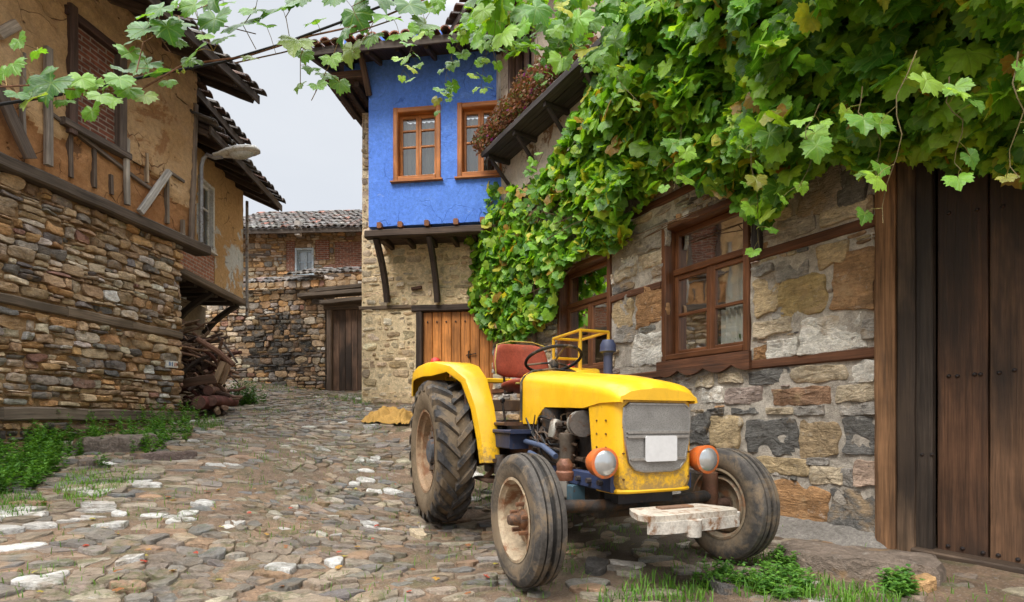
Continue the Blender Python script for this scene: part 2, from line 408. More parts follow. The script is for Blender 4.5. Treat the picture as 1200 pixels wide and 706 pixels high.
def fill_seeds(rect, w, h, jit=.42, fixed=()):
    """courses of irregular height with staggered irregular widths"""
    x0, x1, y0, y1 = rect; out = [(f[0], f[1]) for f in fixed]; cols = [f[2] for f in fixed]; sizes = []
    y = y0; 
    while y < y1:
        rh = h*U(.6, 1.45); yc = y+rh/2; x = x0-U(0, w)
        while x < x1:
            ww = w*U(.45, 1.6)*(rh/h)**.4; px = x+ww/2; py = yc+U(-jit, jit)*rh
            if x0 < px < x1 and y0 < py < y1 and all(abs(px-f[0]) > f[3]+ww*.4 or abs(py-f[1]) > f[4]+rh*.4 for f in fixed):
                out.append((px, py)); cols.append(None)
            x += ww
        y += rh
    return out, cols

def course_cells(rect, w, h, jit=.2, split=.22):
    x0, x1, y0, y1 = rect; out = []; y = y0; o = U(0, 99); rows = [y0]
    while y < y1-.02: y += h*U(.55, 1.55); rows.append(min(y, y1))
    def yl(k, x):
        return rows[k]+(nz((x*1.3, k*5.1+o, 0))*h*.5 if 0 < k < len(rows)-1 else 0)
    for k in range(len(rows)-1):
        rh = rows[k+1]-rows[k]; x = x0-U(0, w)
        while x < x1:
            ww = max(rh*.7, w*U(.4, 1.7)); a, b = max(x0, x), min(x1, x+ww); x += ww
            if b-a < .03: continue
            def q(px, kk, f=0): return (px+U(-jit, jit)*min(rh, b-a)*.55, yl(kk, px)+U(-jit, jit)*rh*.6)
            m = (a+b)/2; P = [q(a, k), q(m, k), q(b, k), (b+U(-jit, jit)*rh*.3, (yl(k, b)+yl(k+1, b))/2), q(b, k+1), q(m, k+1), q(a, k+1), (a+U(-jit, jit)*rh*.3, (yl(k, a)+yl(k+1, a))/2)]
            if U(0, 1) < split and rh > h*.8:
                f = U(.35, .65); L_ = lerp(P[0][1], P[6][1], f); R_ = lerp(P[2][1], P[4][1], f+U(-.1, .1)); mm = (m, (L_+R_)/2)
                out.append([P[0], P[1], P[2], (b, R_), mm, (a, L_)])
                if b-a > h*1.6 and U(0, 1) < .6:
                    f2 = U(.35, .65); top = (lerp(a, b, f2), lerp(P[6][1], P[4][1], f2)); bot = (top[0]+U(-.02, .02), lerp(L_, R_, f2))
                    out.append([(a, L_), bot, top, P[6]]); out.append([bot, (b, R_), P[4], top])
                else: out.append([(a, L_), mm, (b, R_), P[4], P[5], P[6]])
            else: out.append(P)
    return out

def pick(pal):
    t = sum(p[1] for p in pal); r = U(0, t)
    for c, w in pal:
        r -= w
        if r <= 0: break
    k = U(.75, 1.25); return (c[0]*k*U(.93, 1.07), c[1]*k, c[2]*k*U(.93, 1.07))

PAL_R = [((.28, .255, .225), 3), ((.145, .135, .125), 1.4), ((.45, .36, .245), 3.6), ((.36, .22, .12), 1.5), ((.6, .57, .52), 1.5), ((.37, .3, .26), 2)]
PAL_L = [((.34, .225, .13), 4.5), ((.43, .31, .19), 3.6), ((.26, .225, .19), 2.2), ((.5, .41, .3), 2.4), ((.16, .14, .125), 1.3), ((.45, .26, .115), 2.2), ((.26, .14, .1), .5), ((.56, .51, .44), .8)]
PAL_D = [((.06, .055, .05), 4), ((.15, .1, .065), 2), ((.28, .18, .09), 1.6), ((.1, .085, .07), 3)]
PAL_B = [((.58, .45, .29), 4), ((.63, .52, .36), 3), ((.5, .37, .22), 2), ((.36, .28, .19), .8)]

def stone_field(mb, w, rect, sw, sh, pal, d=0.0, h=.035, gap=.012, m=14, asp=1.7, mi=0, fixed=(), rough=.012, wonk=.35, palf=None, drop=0, rk=.1, fine=False, skip=None):
    if not fixed:
        for poly in course_cells(rect, sw, sh):
            cx = sum(q[0] for q in poly)/len(poly); cy = sum(q[1] for q in poly)/len(poly)
            if skip and skip(poly): continue
            stone(mb, poly, lambda a, b, dd: w.pt(a, b, d+dd), pick(palf(cx, cy) if palf else pal), h*U(.5, 1.6), gap*U(.5, 1.6), mi, m, rough, rk=rk*U(.6, 1.8), fine=fine)
        return
    seeds, cols = fill_seeds(rect, sw, sh, .3, fixed)
    for i, poly in vcells(seeds, rect, asp):
        if drop and U(0, 1) < drop: continue
        c = cols[i] or pick(palf(*seeds[i]) if palf else pal)
        stone(mb, poly, lambda a, b, dd: w.pt(a, b, d+dd), c, h*U(.5, 1.6), gap*U(.5, 1.6), mi, m, rough, rk=rk*U(.4, 1.6))

def slab_wall(mb, w, a0, a1, z0, z1, d=0.0, th=.3, mi=1, col=(.4, .35, .3), res=.12, lump=.012, sc=5, zone=None):
    """lumpy-faced block, face at d, back at d-th"""
    nu = max(1, int((a1-a0)/res)); nv = max(1, int((z1-z0)/res))
    def fn(i, j):
        a = lerp(a0, a1, i); z = lerp(z0, z1, j)
        return w.pt(a, z, d+nz((a, z, d), sc)*lump+nz((a, z, d+7), sc*3)*lump*.5-(zone(a, z)*.035 if zone else 0))
    f0 = len(mb.m)
    mb.grid(nu, nv, fn, col, mi, True, lcf=lambda i, j: (lerp(a0, a1, i), lerp(z0, z1, j), d))
    if zone:
        for k in range(nu*nv): mb.m[f0+k] = 1 if zone(lerp(a0, a1, (k % nu+.5)/nu), lerp(z0, z1, (k//nu+.5)/nv)) > .5 else 0
    v = [w.pt(a0, z0, d), w.pt(a1, z0, d), w.pt(a1, z1, d), w.pt(a0, z1, d), w.pt(a0, z0, d-th), w.pt(a1, z0, d-th), w.pt(a1, z1, d-th), w.pt(a0, z1, d-th)]
    mb.add(v, [(4, 7, 6, 5), (0, 4, 5, 1), (3, 2, 6, 7), (0, 3, 7, 4), (1, 5, 6, 2)], col, mi)

def minus(rect, holes):
    """split rect around holes into rects"""
    rs = [rect]
    for (h0, h1, k0, k1) in holes:
        o = []
        for (a0, a1, b0, b1) in rs:
            if h0 >= a1 or h1 <= a0 or k0 >= b1 or k1 <= b0: o.append((a0, a1, b0, b1)); continue
            if k0 > b0: o.append((a0, a1, b0, k0))
            if k1 < b1: o.append((a0, a1, k1, b1))
            m0, m1 = max(b0, k0), min(b1, k1)
            if h0 > a0: o.append((a0, h0, m0, m1))
            if h1 < a1: o.append((h1, a1, m0, m1))
        rs = o
    return rs

def planar(w, pts, d0, d1, mb, col, mi=0):
    """prism of 2-D wall outline between offsets d0 and d1"""
    o = (U(0, 30), U(0, 30), U(0, 30))
    mb.prism([w.pt(a, z, d0) for a, z in pts], w.n*(d1-d0), col, mi, lc=[(a+o[0], z+o[1], o[2]) for a, z in pts])

def window(parent, w, a0, a1, z0, z1, d=.03, depth=.17, col=(.2, .09, .04), rows=(.5,), cols=1, transom=None, fw=.06, sw=.045, curtain=None, mat='wood_var', mull=.05, sill=True, sashcol=None, lean=0):
    """frame + recessed sash with glazing bars + panes; all under one window part"""
    sc = sashcol or col
    f = MB()
    w.vbar(f, a0+fw/2, z0, z1, d, fw, depth+.03, col=col); w.vbar(f, a1-fw/2, z0, z1, d, fw, depth+.03, col=col)
    w.hbar(f, a0+fw, a1-fw, z1-fw/2, d-.002, fw, depth+.02, col=col); w.hbar(f, a0+fw, a1-fw, z0+fw/2, d-.002, fw, depth+.02, col=col)
    ob = f.build('window', mat, parent)
    s = MB(); b0, b1, y0, y1 = a0+fw, a1-fw, z0+fw, z1-fw; sd = d-depth+.05; sp = .045
    tz = None
    if transom: tz = y0+(y1-y0)*transom; w.hbar(s, b0, b1, tz, sd+.02, .07, sp+.02, col=sc)
    top = tz-.035 if tz else y1
    n = cols; cw = (b1-b0)/n
    for k in range(n):
        c0, c1 = b0+cw*k, b0+cw*(k+1)
        w.vbar(s, c0+sw/2, y0, top, sd, sw, sp, col=sc); w.vbar(s, c1-sw/2, y0, top, sd, sw, sp, col=sc)
        w.hbar(s, c0+sw, c1-sw, y0+sw/2, sd-.001, sw, sp, col=sc); w.hbar(s, c0+sw, c1-sw, top-sw/2, sd-.001, sw, sp, col=sc)
        for r in rows: w.hbar(s, c0+sw, c1-sw, y0+(top-y0)*r, sd-.002, mull*.7, sp*.8, col=sc)
    if tz:
        for q in (b0+sw/2, b1-sw/2): w.vbar(s, q, tz+.035, y1, sd, sw, sp, col=sc)
        w.hbar(s, b0+sw, b1-sw, y1-sw/2, sd-.001, sw, sp, col=sc)
    s.build('sash', mat, ob)
    g = MB(); g.add([w.pt(b0, y0, sd-.025), w.pt(b1, y0, sd-.025), w.pt(b1, y1, sd-.025), w.pt(b0, y1, sd-.025)], [(0, 1, 2, 3)], (.5,)*3)
    g.build('pane', 'glass', ob)
    if sill:
        q = MB(); w.hbar(q, a0-.04, a1+.04, z0-.016, d+.035, .03, depth*.6+.035, col=col); q.build('sill', mat, ob)
    if curtain:
        c = MB(); x0, x1, q0, q1 = curtain
        c.grid(40, 2, lambda i, j: w.pt(lerp(b0+(b1-b0)*x0, b0+(b1-b0)*x1, i), lerp(y0+(y1-y0)*q0, y0+(y1-y0)*q1, j), sd-.14+.02*math.sin(i*50)), (.6, .6, .58))
        c.build('curtain', 'curtain', ob)
    return ob

def tiles(mb, w, a0, a1, za, da, back, pitch, pal, mi, step=.2, rows=None, r=.085, wob=.03):
    """barrel tiles running up the slope from the eave edge (offset da, height za)"""
    L = back/math.cos(pitch); tl = .38; nr = rows or int(L/tl)+1
    a = a0
    while a < a1:
        for k in range(nr):
            s0 = k*tl-.05; s1 = s0+tl+.06
            if s0 > L: break
            jx = U(-wob, wob); jz = U(0, wob); rot = U(-.05, .05); rr = r*U(.9, 1.1); vs = []; lc = []; o = U(0, 60)
            for (s, q, lift) in ((s0, 1.0, .028), (s1, .82, 0)):
                for j in range(7):
                    an = math.pi*j/6; x = -math.cos(an)*rr*q; y = math.sin(an)*rr*q*.8
                    d = da-s*math.cos(pitch); z = za+s*math.sin(pitch)+y+lift+jz
                    vs.append(w.pt(a+x+jx+rot*(s-s0), z, d)); lc.append((s+o, x+o, y))
            for (s, q, lift) in ((s0, .8, .022), (s1, .64, -.006)):
                for j in range(7):
                    an = math.pi*j/6; x = -math.cos(an)*rr*q; y = math.sin(an)*rr*q*.8
                    d = da-s*math.cos(pitch); z = za+s*math.sin(pitch)+y+lift+jz
                    vs.append(w.pt(a+x+jx+rot*(s-s0), z, d)); lc.append((s+o, x+o, y))
            fs = [(j, j+1, 7+j+1, 7+j) for j in range(6)]+[(14+j+1, 14+j, 21+j, 21+j+1) for j in range(6)]+[(j+1, j, 14+j, 14+j+1) for j in range(6)]
            fs += [(0, 7, 21, 14), (13, 6, 20, 27)]
            mb.add(vs, fs, pick(pal), mi, lc)
        a += step*U(.92, 1.08)

PAL_T = [((.075, .06, .052), 5), ((.13, .075, .055), 2), ((.2, .085, .05), .5), ((.14, .125, .11), 2)]
def roof(parent, w, a0, a1, ze, over, back, pitch, pal=PAL_T, boardcol=(.05, .035, .028), rows=None, raf=.5, fascia=True, name='roof'):
    """sloping deck from the eave (offset over) back over the house, rafters, fascia, tiles"""
    mb = MB(); tp = math.tan(pitch)
    def q(a, d, dz=0): return w.pt(a, ze+(over-d)*tp+dz, d)
    th = .045
    v = [q(a0, over), q(a1, over), q(a1, over-back), q(a0, over-back), q(a0, over, th), q(a1, over, th), q(a1, over-back, th), q(a0, over-back, th)]
    lc = [(p[0]*.3, (p-v[0]).dot(w.e), 0) for p in v]
    lc = [((over-0)*0+{0: 0, 1: 0, 2: back, 3: back}[i % 4], [a0, a1, a1, a0][i % 4], 0.0) for i in range(8)]
    mb.add(v, [(0, 3, 2, 1), (4, 5, 6, 7), (0, 1, 5, 4), (1, 2, 6, 5), (2, 3, 7, 6), (3, 0, 4, 7)], boardcol, 0, lc)
    ob = mb.build(name, ['wood'], parent)
    r = MB(); a = a0+.06
    while a < a1:
        k = U(.8, 1.2); r.bar(q(a, over-.04, -.05), q(a, min(0, over-.2)-.6, -.05), .07*k, .09*k, (0, 0, 1), mulc((.07, .05, .038), U(.6, 1.3)), 0, wob=.004); a += raf*U(.85, 1.15)
    r.build('rafters', 'wood', ob)
    if fascia:
        f = MB(); f.bar(q(a0-.02, over+.012, .01), q(a1+.02, over+.012, .01), .03, .13, (0, 0, 1), (.09, .07, .055), wob=.005)
        f.build('fascia', 'wood', ob)
    tm = MB(); tiles(tm, w, a0-.02, a1+.05, ze+th+.01, over+.07, back, pitch, pal, 0, rows=rows); tm.build('roof_tiles', 'tile', ob)
    return ob
# ------------------------------------------------------------------ ground
CP = [(.08, 2.9, 0), (-.68, 4.83, 0), (1.48, 3.54, 0), (.8, 5.4, .04), (2.78, 3.9, .02), (2.35, 4.62, .03), (1.5, 6, .2), (.9, 7, .5), (0, 8.5, 1.0),
      (-2.87, 9.8, 1.31), (-.3, 9.45, 1.25), (-3.96, 12.4, 1.64), (-5, 8, .98), (-5.15, 7, .86), (-5.4, 5.5, .62), (-5.8, 4, .4), (0, 2.2, -.02), (-2.5, 2.5, .03), (2, 2, 0),
      (3, 2, .0), (0, 0, -.1), (-3, 0, -.1), (3, 0, -.06), (-3, 6, .57), (-3, 4, .22), (-7.2, 13.5, 2.1), (-5.63, 13, 1.85), (-5.6, 9.6, 1.22), (-1.5, 7.2, .62), (-1.8, 5.6, .24),
      (-4.2, 9.5, 1.2), (-6, 2, .1), (-6, 0, 0), (4, 4, .05), (5, 8, .6), (2, 12, 1.6), (-9, 10, 1.3), (-7, 18, 2.6), (-2, 18, 2.4), (4, 18, 2.2), (-10, 3, .3)]
_P = np.array(CP); _n = len(_P)
def _k(d): return np.where(d > 1e-9, d*d*np.log(np.maximum(d, 1e-9)), 0)
_A = np.zeros((_n+3, _n+3)); _D = np.hypot(_P[:, None, 0]-_P[None, :, 0], _P[:, None, 1]-_P[None, :, 1])
_A[:_n, :_n] = _k(_D)+np.eye(_n)*.12; _A[:_n, _n] = 1; _A[:_n, _n+1:] = _P[:, :2]; _A[_n, :_n] = 1; _A[_n+1:, :_n] = _P[:, :2].T
_S = np.linalg.solve(_A, np.concatenate([_P[:, 2], np.zeros(3)]))
def gz(x, y):
    x = min(max(x, -10), 5); y = min(max(y, -.5), 18)
    return float(_k(np.hypot(_P[:, 0]-x, _P[:, 1]-y))@_S[:_n]+_S[_n]+_S[_n+1]*x+_S[_n+2]*y)
def at_ground(u, v):
    lo, hi = 1.5, 16.0; Y = lo
    while Y < hi:
        p = ray(u, v, Y)
        if p.z <= gz(p.x, p.y): return p
        Y += .03
    return ray(u, v, hi)

t = NT('wet_earth_and_dirt'); p = t.n('ShaderNodeNewGeometry').outputs['Position']
n1 = t.noise(p, .9, 6, .65, .3); n2 = t.noise(p, 9, 7, .75); n3 = t.noise(p, 60, 4, .75); n4 = t.noise(p, 3.2, 5, .65)
c = t.mix(t.ramp(n1, [(.35, 0.0), (.65, 1.0)]), (.12, .08, .05), (.25, .165, .105))
c = t.mix(t.ramp(n4, [(.5, 0.0), (.64, .7)]), c, (.075, .08, .03))
c = t.mix(1, c, t.ramp(n2, [(.3, .5), (.7, 1.4)]), 'MULTIPLY'); c = t.mix(1, c, t.ramp(n3, [(.3, .65), (.7, 1.35)]), 'MULTIPLY')
pb = t.voro(p, 42); c = t.mix(t.ramp(pb, [(.12, .55), (.3, 0.0)]), c, (.33, .29, .25))
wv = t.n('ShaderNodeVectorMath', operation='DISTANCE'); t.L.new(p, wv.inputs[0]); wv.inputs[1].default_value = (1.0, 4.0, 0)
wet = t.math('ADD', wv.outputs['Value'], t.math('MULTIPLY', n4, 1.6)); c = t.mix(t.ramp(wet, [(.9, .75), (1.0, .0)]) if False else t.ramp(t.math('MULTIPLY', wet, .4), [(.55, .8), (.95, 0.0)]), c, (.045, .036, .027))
h = t.math('ADD', n2, t.math('MULTIPLY', n3, .5)); h = t.math('SUBTRACT', h, t.math('MULTIPLY', t.ramp(pb, [(.05, 0.0), (.35, 1.0)]), .35))
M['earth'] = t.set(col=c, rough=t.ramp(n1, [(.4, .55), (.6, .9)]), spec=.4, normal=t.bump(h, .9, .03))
xs = [-300, -120, -50, -25, -15]+[-10+.125*i for i in range(121)]+[8, 15, 30, 80, 300]
ys = [-300, -100, -40, -15, -5]+[-1+.12*i for i in range(125)]+[15+.5*i for i in range(7)]+[22, 30, 60, 150, 400]
vs = []
for y in ys:
    for x in xs: vs.append((x, y, gz(x, y)+nz((x, y, 0), 2.1)*.025+nz((x, y, 4), 7)*.012-.006))
nx = len(xs); g = MB()
g.add(vs, [(j*nx+i, j*nx+i+1, j*nx+nx+i+1, j*nx+nx+i) for j in range(len(ys)-1) for i in range(nx-1)], (.2, .15, .1), 0, None, True)
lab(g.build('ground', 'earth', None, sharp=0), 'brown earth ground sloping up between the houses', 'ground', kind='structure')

WR = W(2.78, 3.9, -.5145, .8575, 1)          # stone house on the right: s grows away from the camera
WL = W(-5.0, 8.0, -.1644, -.9864, -1)        # mud house: s grows towards the camera
if WR.nx > 0: WR.nx, WR.ny, WR.n = -WR.nx, -WR.ny, -WR.n
if WL.nx < 0: WL.nx, WL.ny, WL.n = -WL.nx, -WL.ny, -WL.n

# ------------------------------------------------------------------ cobbled lane
cb = MB(); rnd.seed(11)
def right_x(y): return (5.12-.6*y) if y < 8.6 else -.1
def left_x(y): return -6.336+.167*y if y < 8 else (-5.5 if y < 10.8 else -8)
PAL_C = [((.185, .17, .15), 3.6), ((.125, .122, .118), 2), ((.25, .19, .135), 3), ((.2, .16, .125), 3), ((.34, .285, .21), 2), ((.28, .175, .105), 1), ((.46, .43, .37), .5)]
WHP = [at_ground(u, v) for (u, v) in [(17, 627), (52, 620), (85, 611), (121, 606), (125, 615), (29, 605), (115, 580), (129, 592), (242, 592), (262, 545), (183, 609), (200, 612), (27, 649), (60, 682), (275, 617), (325, 620), (448, 578), (417, 564), (437, 617), (342, 674), (95, 600), (150, 570), (5, 640), (500, 655), (430, 540), (380, 528)]]
rect = (-8.2, 3.2, 1.3, 14.2)
seeds, cols = fill_seeds(rect, .17, .095, .5)
big = []
for i in range(260):
    q = (U(rect[0], rect[1]), U(rect[2], rect[3]))
    if all(math.dist(q, w_) > .42 for w_ in big): big.append(q)
seeds = [s_ for s_ in seeds if all((s_[0]-w_[0])**2/.036+(s_[1]-w_[1])**2/.014 > 1 for w_ in big)]+big; cols = [None]*len(seeds)
def warp(a, b): return a+nz((a*.5, b*.5, 1))*.35, b+nz((a*.6, b*.6, 9))*.3+.1*a
for i, poly in vcells(seeds, rect, 1.55):
    x, y = seeds[i]; wx, wy = warp(x, y)
    if wx < left_x(wy)+.12 or wx > right_x(wy)-.35: continue
    if wy > 12.6 and wx > -5.4: continue
    if wy > 9.4 and wx > -2.75: continue
    ero = nz((wx*.55, wy*.55, 31))
    if U(0, 1) < .03+max(0, ero)*.5: continue
    bank = max(0, 1-(wx-left_x(wy))/1.0) if wy < 7.5 else 0
    if U(0, 1) < bank*1.1: continue
    if wx > -.9 and wy < 6.2 and U(0, 1) < (.35 if wx < .15 else .6): continue
    wht = any(math.hypot(wx-q.x, (wy-q.y)*1.3) < .125 for q in WHP) or U(0, 1) < .012
    c = (U(.5, .64),)*3 if wht else pick(PAL_C); c = (c[0], c[1]*.98, c[2]*.93) if wht else c
    hz = U(-.016, .012)+(.006 if wht else 0)+(-.012 if ero > .15 else 0)
    def fn(a, b, d, hz=hz):
        px, py = warp(a, b); return (px, py, gz(px, py)+d+hz)
    near = wy < 6
    stone(cb, poly, fn, c, .015, U(.003, .019), 0, 22 if near else 11, .0075, -.05, .0, U(.04, .18))
lab(cb.build('cobbled_road', 'cobble', None), 'rough cobbled lane of grey, tan and white stones', 'road', kind='structure')

# ================================================================== stone house, right
rnd.seed(21)
p0 = WR.pt(0, 0)
RH = empty('stone_house', (p0.x, p0.y, 0), 'grey rubble stone house with timber lacing and brown windows behind the tractor', 'house')
BR = (.13, .055, .028)                        # brown stained beams
w1 = (WR.uv(880, 400)[0], WR.uv(777, 400)[0]); w2 = (WR.uv(717, 400)[0], WR.uv(655, 400)[0])
zb = CAMH+(HOR-414.5)*3.9/F; zw0 = WR.uv(878, 411)[1]; zw1 = 3.12
zlb = WR.uv(1027, 413)[1]; zub = WR.uv(1017, 262)[1]
aL = 6.05; aR = .0
mbw = MB(); bz = .085
H1 = (w1[0], w1[1], zw0, zw1); H2 = (w2[0], w2[1], zw0, zw1)
BM1 = (-.05, aL, zlb-bz/2, zlb+bz/2); BM2 = (-.05, aL, zub-bz/2, zub+bz/2); zt = 4.55; BM3 = (-.05, aL, 3.36, 3.46)
for rct in minus((aR, aL, -.4, zt), [H1, H2]): slab_wall(mbw, WR, rct[0], rct[1], rct[2], rct[3], 0, .4, 1, res=.06, lump=.016, sc=6)
fx = []
def zz(x, y): return (800+x*.4333, 400+y*.4333)
def zu(x, y): return (640+x*.3965, 180+y*.3965)
OC, OB, WHT, GR, DK, TN, PK = (.44, .33, .19), (.33, .18, .08), (.68, .64, .57), (.3, .272, .24), (.135, .128, .118), (.49, .4, .28), (.36, .28, .24)
for q in [(zz(60, 105), TN, 55, 35), (zz(130, 100), TN, 70, 30), (zz(230, 98), DK, 110, 40), (zz(370, 88), TN, 140, 45), (zz(488, 85), WHT, 70, 55), (zz(80, 148), WHT, 60, 40), (zz(165, 148), PK, 100, 42),
          (zz(320, 148), (.34, .2, .12), 160, 45), (zz(470, 138), TN, 110, 48), (zz(90, 190), DK, 50, 16), (zz(170, 188), DK, 80, 18), (zz(262, 188), TN, 70, 20), (zz(340, 187), GR, 90, 26), (zz(476, 184), GR, 100, 36),
          (zz(35, 240), DK, 75, 80), (zz(115, 245), OC, 85, 80), (zz(240, 258), DK, 140, 95), (zz(370, 262), (.33, .24, .14), 110, 90), (zz(480, 258), DK, 100, 90), (zz(262, 337), OC, 150, 42), (zz(390, 362), TN, 90, 50), (zz(367, 326), GR, 60, 22),
          (zz(445, 368), GR, 40, 45), (zz(497, 355), (.5, .36, .27), 60, 65), (zz(318, 440), OB, 155, 105), (zz(462, 458), DK, 125, 115), (zz(200, 420), GR, 60, 60)]:
    (u, v), c, pw, ph = q; a, z = WR.uv(u, v); Y_ = 3.9+a*.8575; ea = abs(WR.uv(u-pw*.4333/2, v)[0]-WR.uv(u+pw*.4333/2, v)[0])/2; fx.append((a, z, c, ea*.97, ph*.4333*Y_/F/2))
for q in [(zu(640, 345), GR, 70, 30), (zu(650, 425), OC, 75, 110), (zu(757, 420), (.4, .29, .13), 140, 110), (zu(845, 300), OC, 90, 60), (zu(730, 345), GR, 90, 55), (zu(915, 370), (.34, .2, .1), 130, 170), (zu(670, 512), TN, 110, 45),
          (zu(845, 538), WHT, 195, 105), (zu(700, 575), WHT, 95, 60), (zu(957, 520), GR, 40, 60), (zu(635, 590), OB, 40, 40), (zu(690, 470), GR, 40, 40),
          (zu(880, 180), TN, 140, 50), (zu(740, 215), GR, 110, 60), (zu(810, 110), (.3, .25, .2), 120, 120), (zu(905, 100), DK, 90, 110), (zu(690, 160), TN, 80, 80), (zu(950, 160), (.4, .3, .2), 40, 60),
          (zu(290, 262), (.34, .3, .25), 130, 70), (zu(312, 315), TN, 80, 45), (zu(240, 320), WHT, 60, 35), (zu(235, 355), TN, 60, 40), (zu(330, 350), GR, 40, 30), (zu(228, 475), OC, 60, 75), (zu(308, 452), OB, 85, 100), (zu(262, 425), GR, 50, 28), (zu(295, 582), WHT, 105, 90), (zu(235, 535), GR, 60, 50)]:
    (u, v), c, pw, ph = q; a, z = WR.uv(u, v); Y_ = 3.9+a*.8575; ea = abs(WR.uv(u-pw*.3965/2, v)[0]-WR.uv(u+pw*.3965/2, v)[0])/2; fx.append((a, z, c, ea*.97, ph*.3965*Y_/F/2))
BX = []
for (a, z, c, hw_, hh_) in fx:
    hw_ *= 1.05; hh_ *= 1.07; BX.append((a-hw_, a+hw_, z-hh_, z+hh_))
    P = [(a-hw_, z-hh_), (a-hw_*U(-.2, .2), z-hh_*U(.9, 1.12)), (a+hw_, z-hh_), (a+hw_*U(.92, 1.1), z), (a+hw_, z+hh_), (a+hw_*U(-.3, .3), z+hh_*U(.9, 1.12)), (a-hw_, z+hh_), (a-hw_*U(.92, 1.1), z)]
    P = [(x+U(-.16, .16)*min(hw_, hh_), y+U(-.16, .16)*min(hw_, hh_)) for x, y in P]
    stone(mbw, P, lambda x, y, dd: WR.pt(x, y, dd), c, U(.014, .03), .004, 0, 40, .013, -.03, .0, U(.05, .12), True)
def skp(P):
    x0, x1 = min(q[0] for q in P), max(q[0] for q in P); y0, y1 = min(q[1] for q in P), max(q[1] for q in P); mx, my = (x1-x0)*.14, (y1-y0)*.14
    return any(x1-mx > q[0] and x0+mx < q[1] and y1-my > q[2] and y0+my < q[3] for q in BX)
aS = WR.uv(790, 500)[0]
for rct in minus((aR+.005, aL, -.1, zt), [H1, H2, BM1, BM2, BM3]):
    for (q0, q1) in ((rct[0], min(rct[1], aS)), (max(rct[0], aS), rct[1])):
        if q1-q0 < .05: continue
        small = q0 < aS-.01
        stone_field(mbw, WR, (q0, q1, rct[2], rct[3]), .13 if small else .27, .055 if small else .14, PAL_R, -.008, .022 if small else .026, .008, 24, 2, 0, (), .011, fine=True, skip=skp)
mbw.build('wall', ['stone_r', 'mortar_r'], RH)
for (b0, b1, q0, q1) in (BM1, BM2, BM3):
    for (c0, c1, _, _) in minus((b0, b1, q0, q1), [(w1[0]-.01, w1[1]+.01, zw0-.3, zw1+.02), (w2[0]-.01, w2[1]+.01, zw0-.3, zw1+.02)]):
        if c1-c0 < .05: continue
        m = MB(); WR.hbar(m, c0, c1, (q0+q1)/2, .03, bz, .1, col=BR, wob=.003); m.build('timber_beam', 'wood', RH)
for k, (h0, h1, k0, k1) in enumerate((H1, H2)):
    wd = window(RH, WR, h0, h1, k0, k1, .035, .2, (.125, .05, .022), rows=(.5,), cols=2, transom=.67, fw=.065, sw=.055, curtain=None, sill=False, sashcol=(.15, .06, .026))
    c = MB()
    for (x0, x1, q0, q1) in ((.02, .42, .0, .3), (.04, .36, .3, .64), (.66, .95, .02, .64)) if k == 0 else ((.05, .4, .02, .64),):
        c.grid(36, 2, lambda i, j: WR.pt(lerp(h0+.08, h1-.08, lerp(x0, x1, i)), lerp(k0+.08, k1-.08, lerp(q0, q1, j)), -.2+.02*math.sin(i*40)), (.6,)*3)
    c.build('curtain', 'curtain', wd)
    m = MB(); b0, b1 = h0-.03, h1+.03; pts = [(b0, k0-.01), (b1, k0-.01)]
    pts += [(lerp(b1, b0, i/60), k0-.125-.06*abs(math.sin(math.pi*3.5*i/60+.3))) for i in range(61)]
    planar(WR, pts, .036, .075, m, (.12, .05, .025)); m.build('apron', 'wood', wd)
# room behind windows
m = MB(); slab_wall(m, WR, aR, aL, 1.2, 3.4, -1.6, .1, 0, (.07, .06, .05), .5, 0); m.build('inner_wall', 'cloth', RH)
# body of the house: back and end walls, floor between storeys
m = MB()
def wbox(mb, w, a0, a1, z0, z1, d0, d1, col, mi=0):
    v = [w.pt(a, z, d) for d in (d0, d1) for (a, z) in ((a0, z0), (a1, z0), (a1, z1), (a0, z1))]
    mb.add(v, [(0, 1, 2, 3), (7, 6, 5, 4), (0, 4, 5, 1), (1, 5, 6, 2), (2, 6, 7, 3), (3, 7, 4, 0)], col, mi)
wbox(m, WR, aL-.3, aL, -.4, 4.55, -.42, -3.5, (.4,)*3); wbox(m, WR, -2.4, aL, 4.56, 4.62, -.01, -3.5, (.4,)*3); wbox(m, WR, -2.4, aL, -.4, 7.9, -3.52, -3.7, (.4,)*3)
wbox(m, WR, -2.7, -2.42, -.4, 4.55, .0, -3.5, (.4,)*3)
m.build('rear_wall', 'greyp', RH)
# door, posts
pa = WR.uv(1027, 400)[0]; pb_ = WR.uv(1047, 400, .05)[0]; pc = WR.uv(1070, 400, .05)[0]
m = MB(); WR.vbar(m, (pa+pb_)/2-.01, -.05, 3.2, .07, pa-pb_, .16, col=(.24, .125, .06), wob=.003); m.build('door_post', 'wood', RH)
m = MB(); WR.vbar(m, (pb_+pc)/2-.006, -.05, 3.15, .045, pb_-pc-.008, .15, col=(.2, .125, .075), wob=.004); m.build('door_post', 'wood_door', RH)
DR = MB(); ed = [1068, 1098, 1159, 1226, 1290, 1350]; aa = [WR.uv(u, 400, -.06)[0] for u in ed]
cs_ = [(.055, .04, .03), (.115, .056, .03), (.16, .085, .046), (.11, .06, .035), (.12, .062, .034)]
for k in range(5):
    WR.vbar(DR, (aa[k]+aa[k+1])/2, .02, 2.95, (.0 if k == 0 else -.05)+U(-.004, .004), abs(aa[k]-aa[k+1])-.009, .06, col=cs_[k], ch=.006, wob=.0015)
door = DR.build('door', 'wood_door', RH)
sm = MB(); sm.lathe([(.0, .014), (.009, .011), (.014, 0)], (0, 0, 0), WR.n, 8, (.035, .03, .03), 0)
stud_me = None
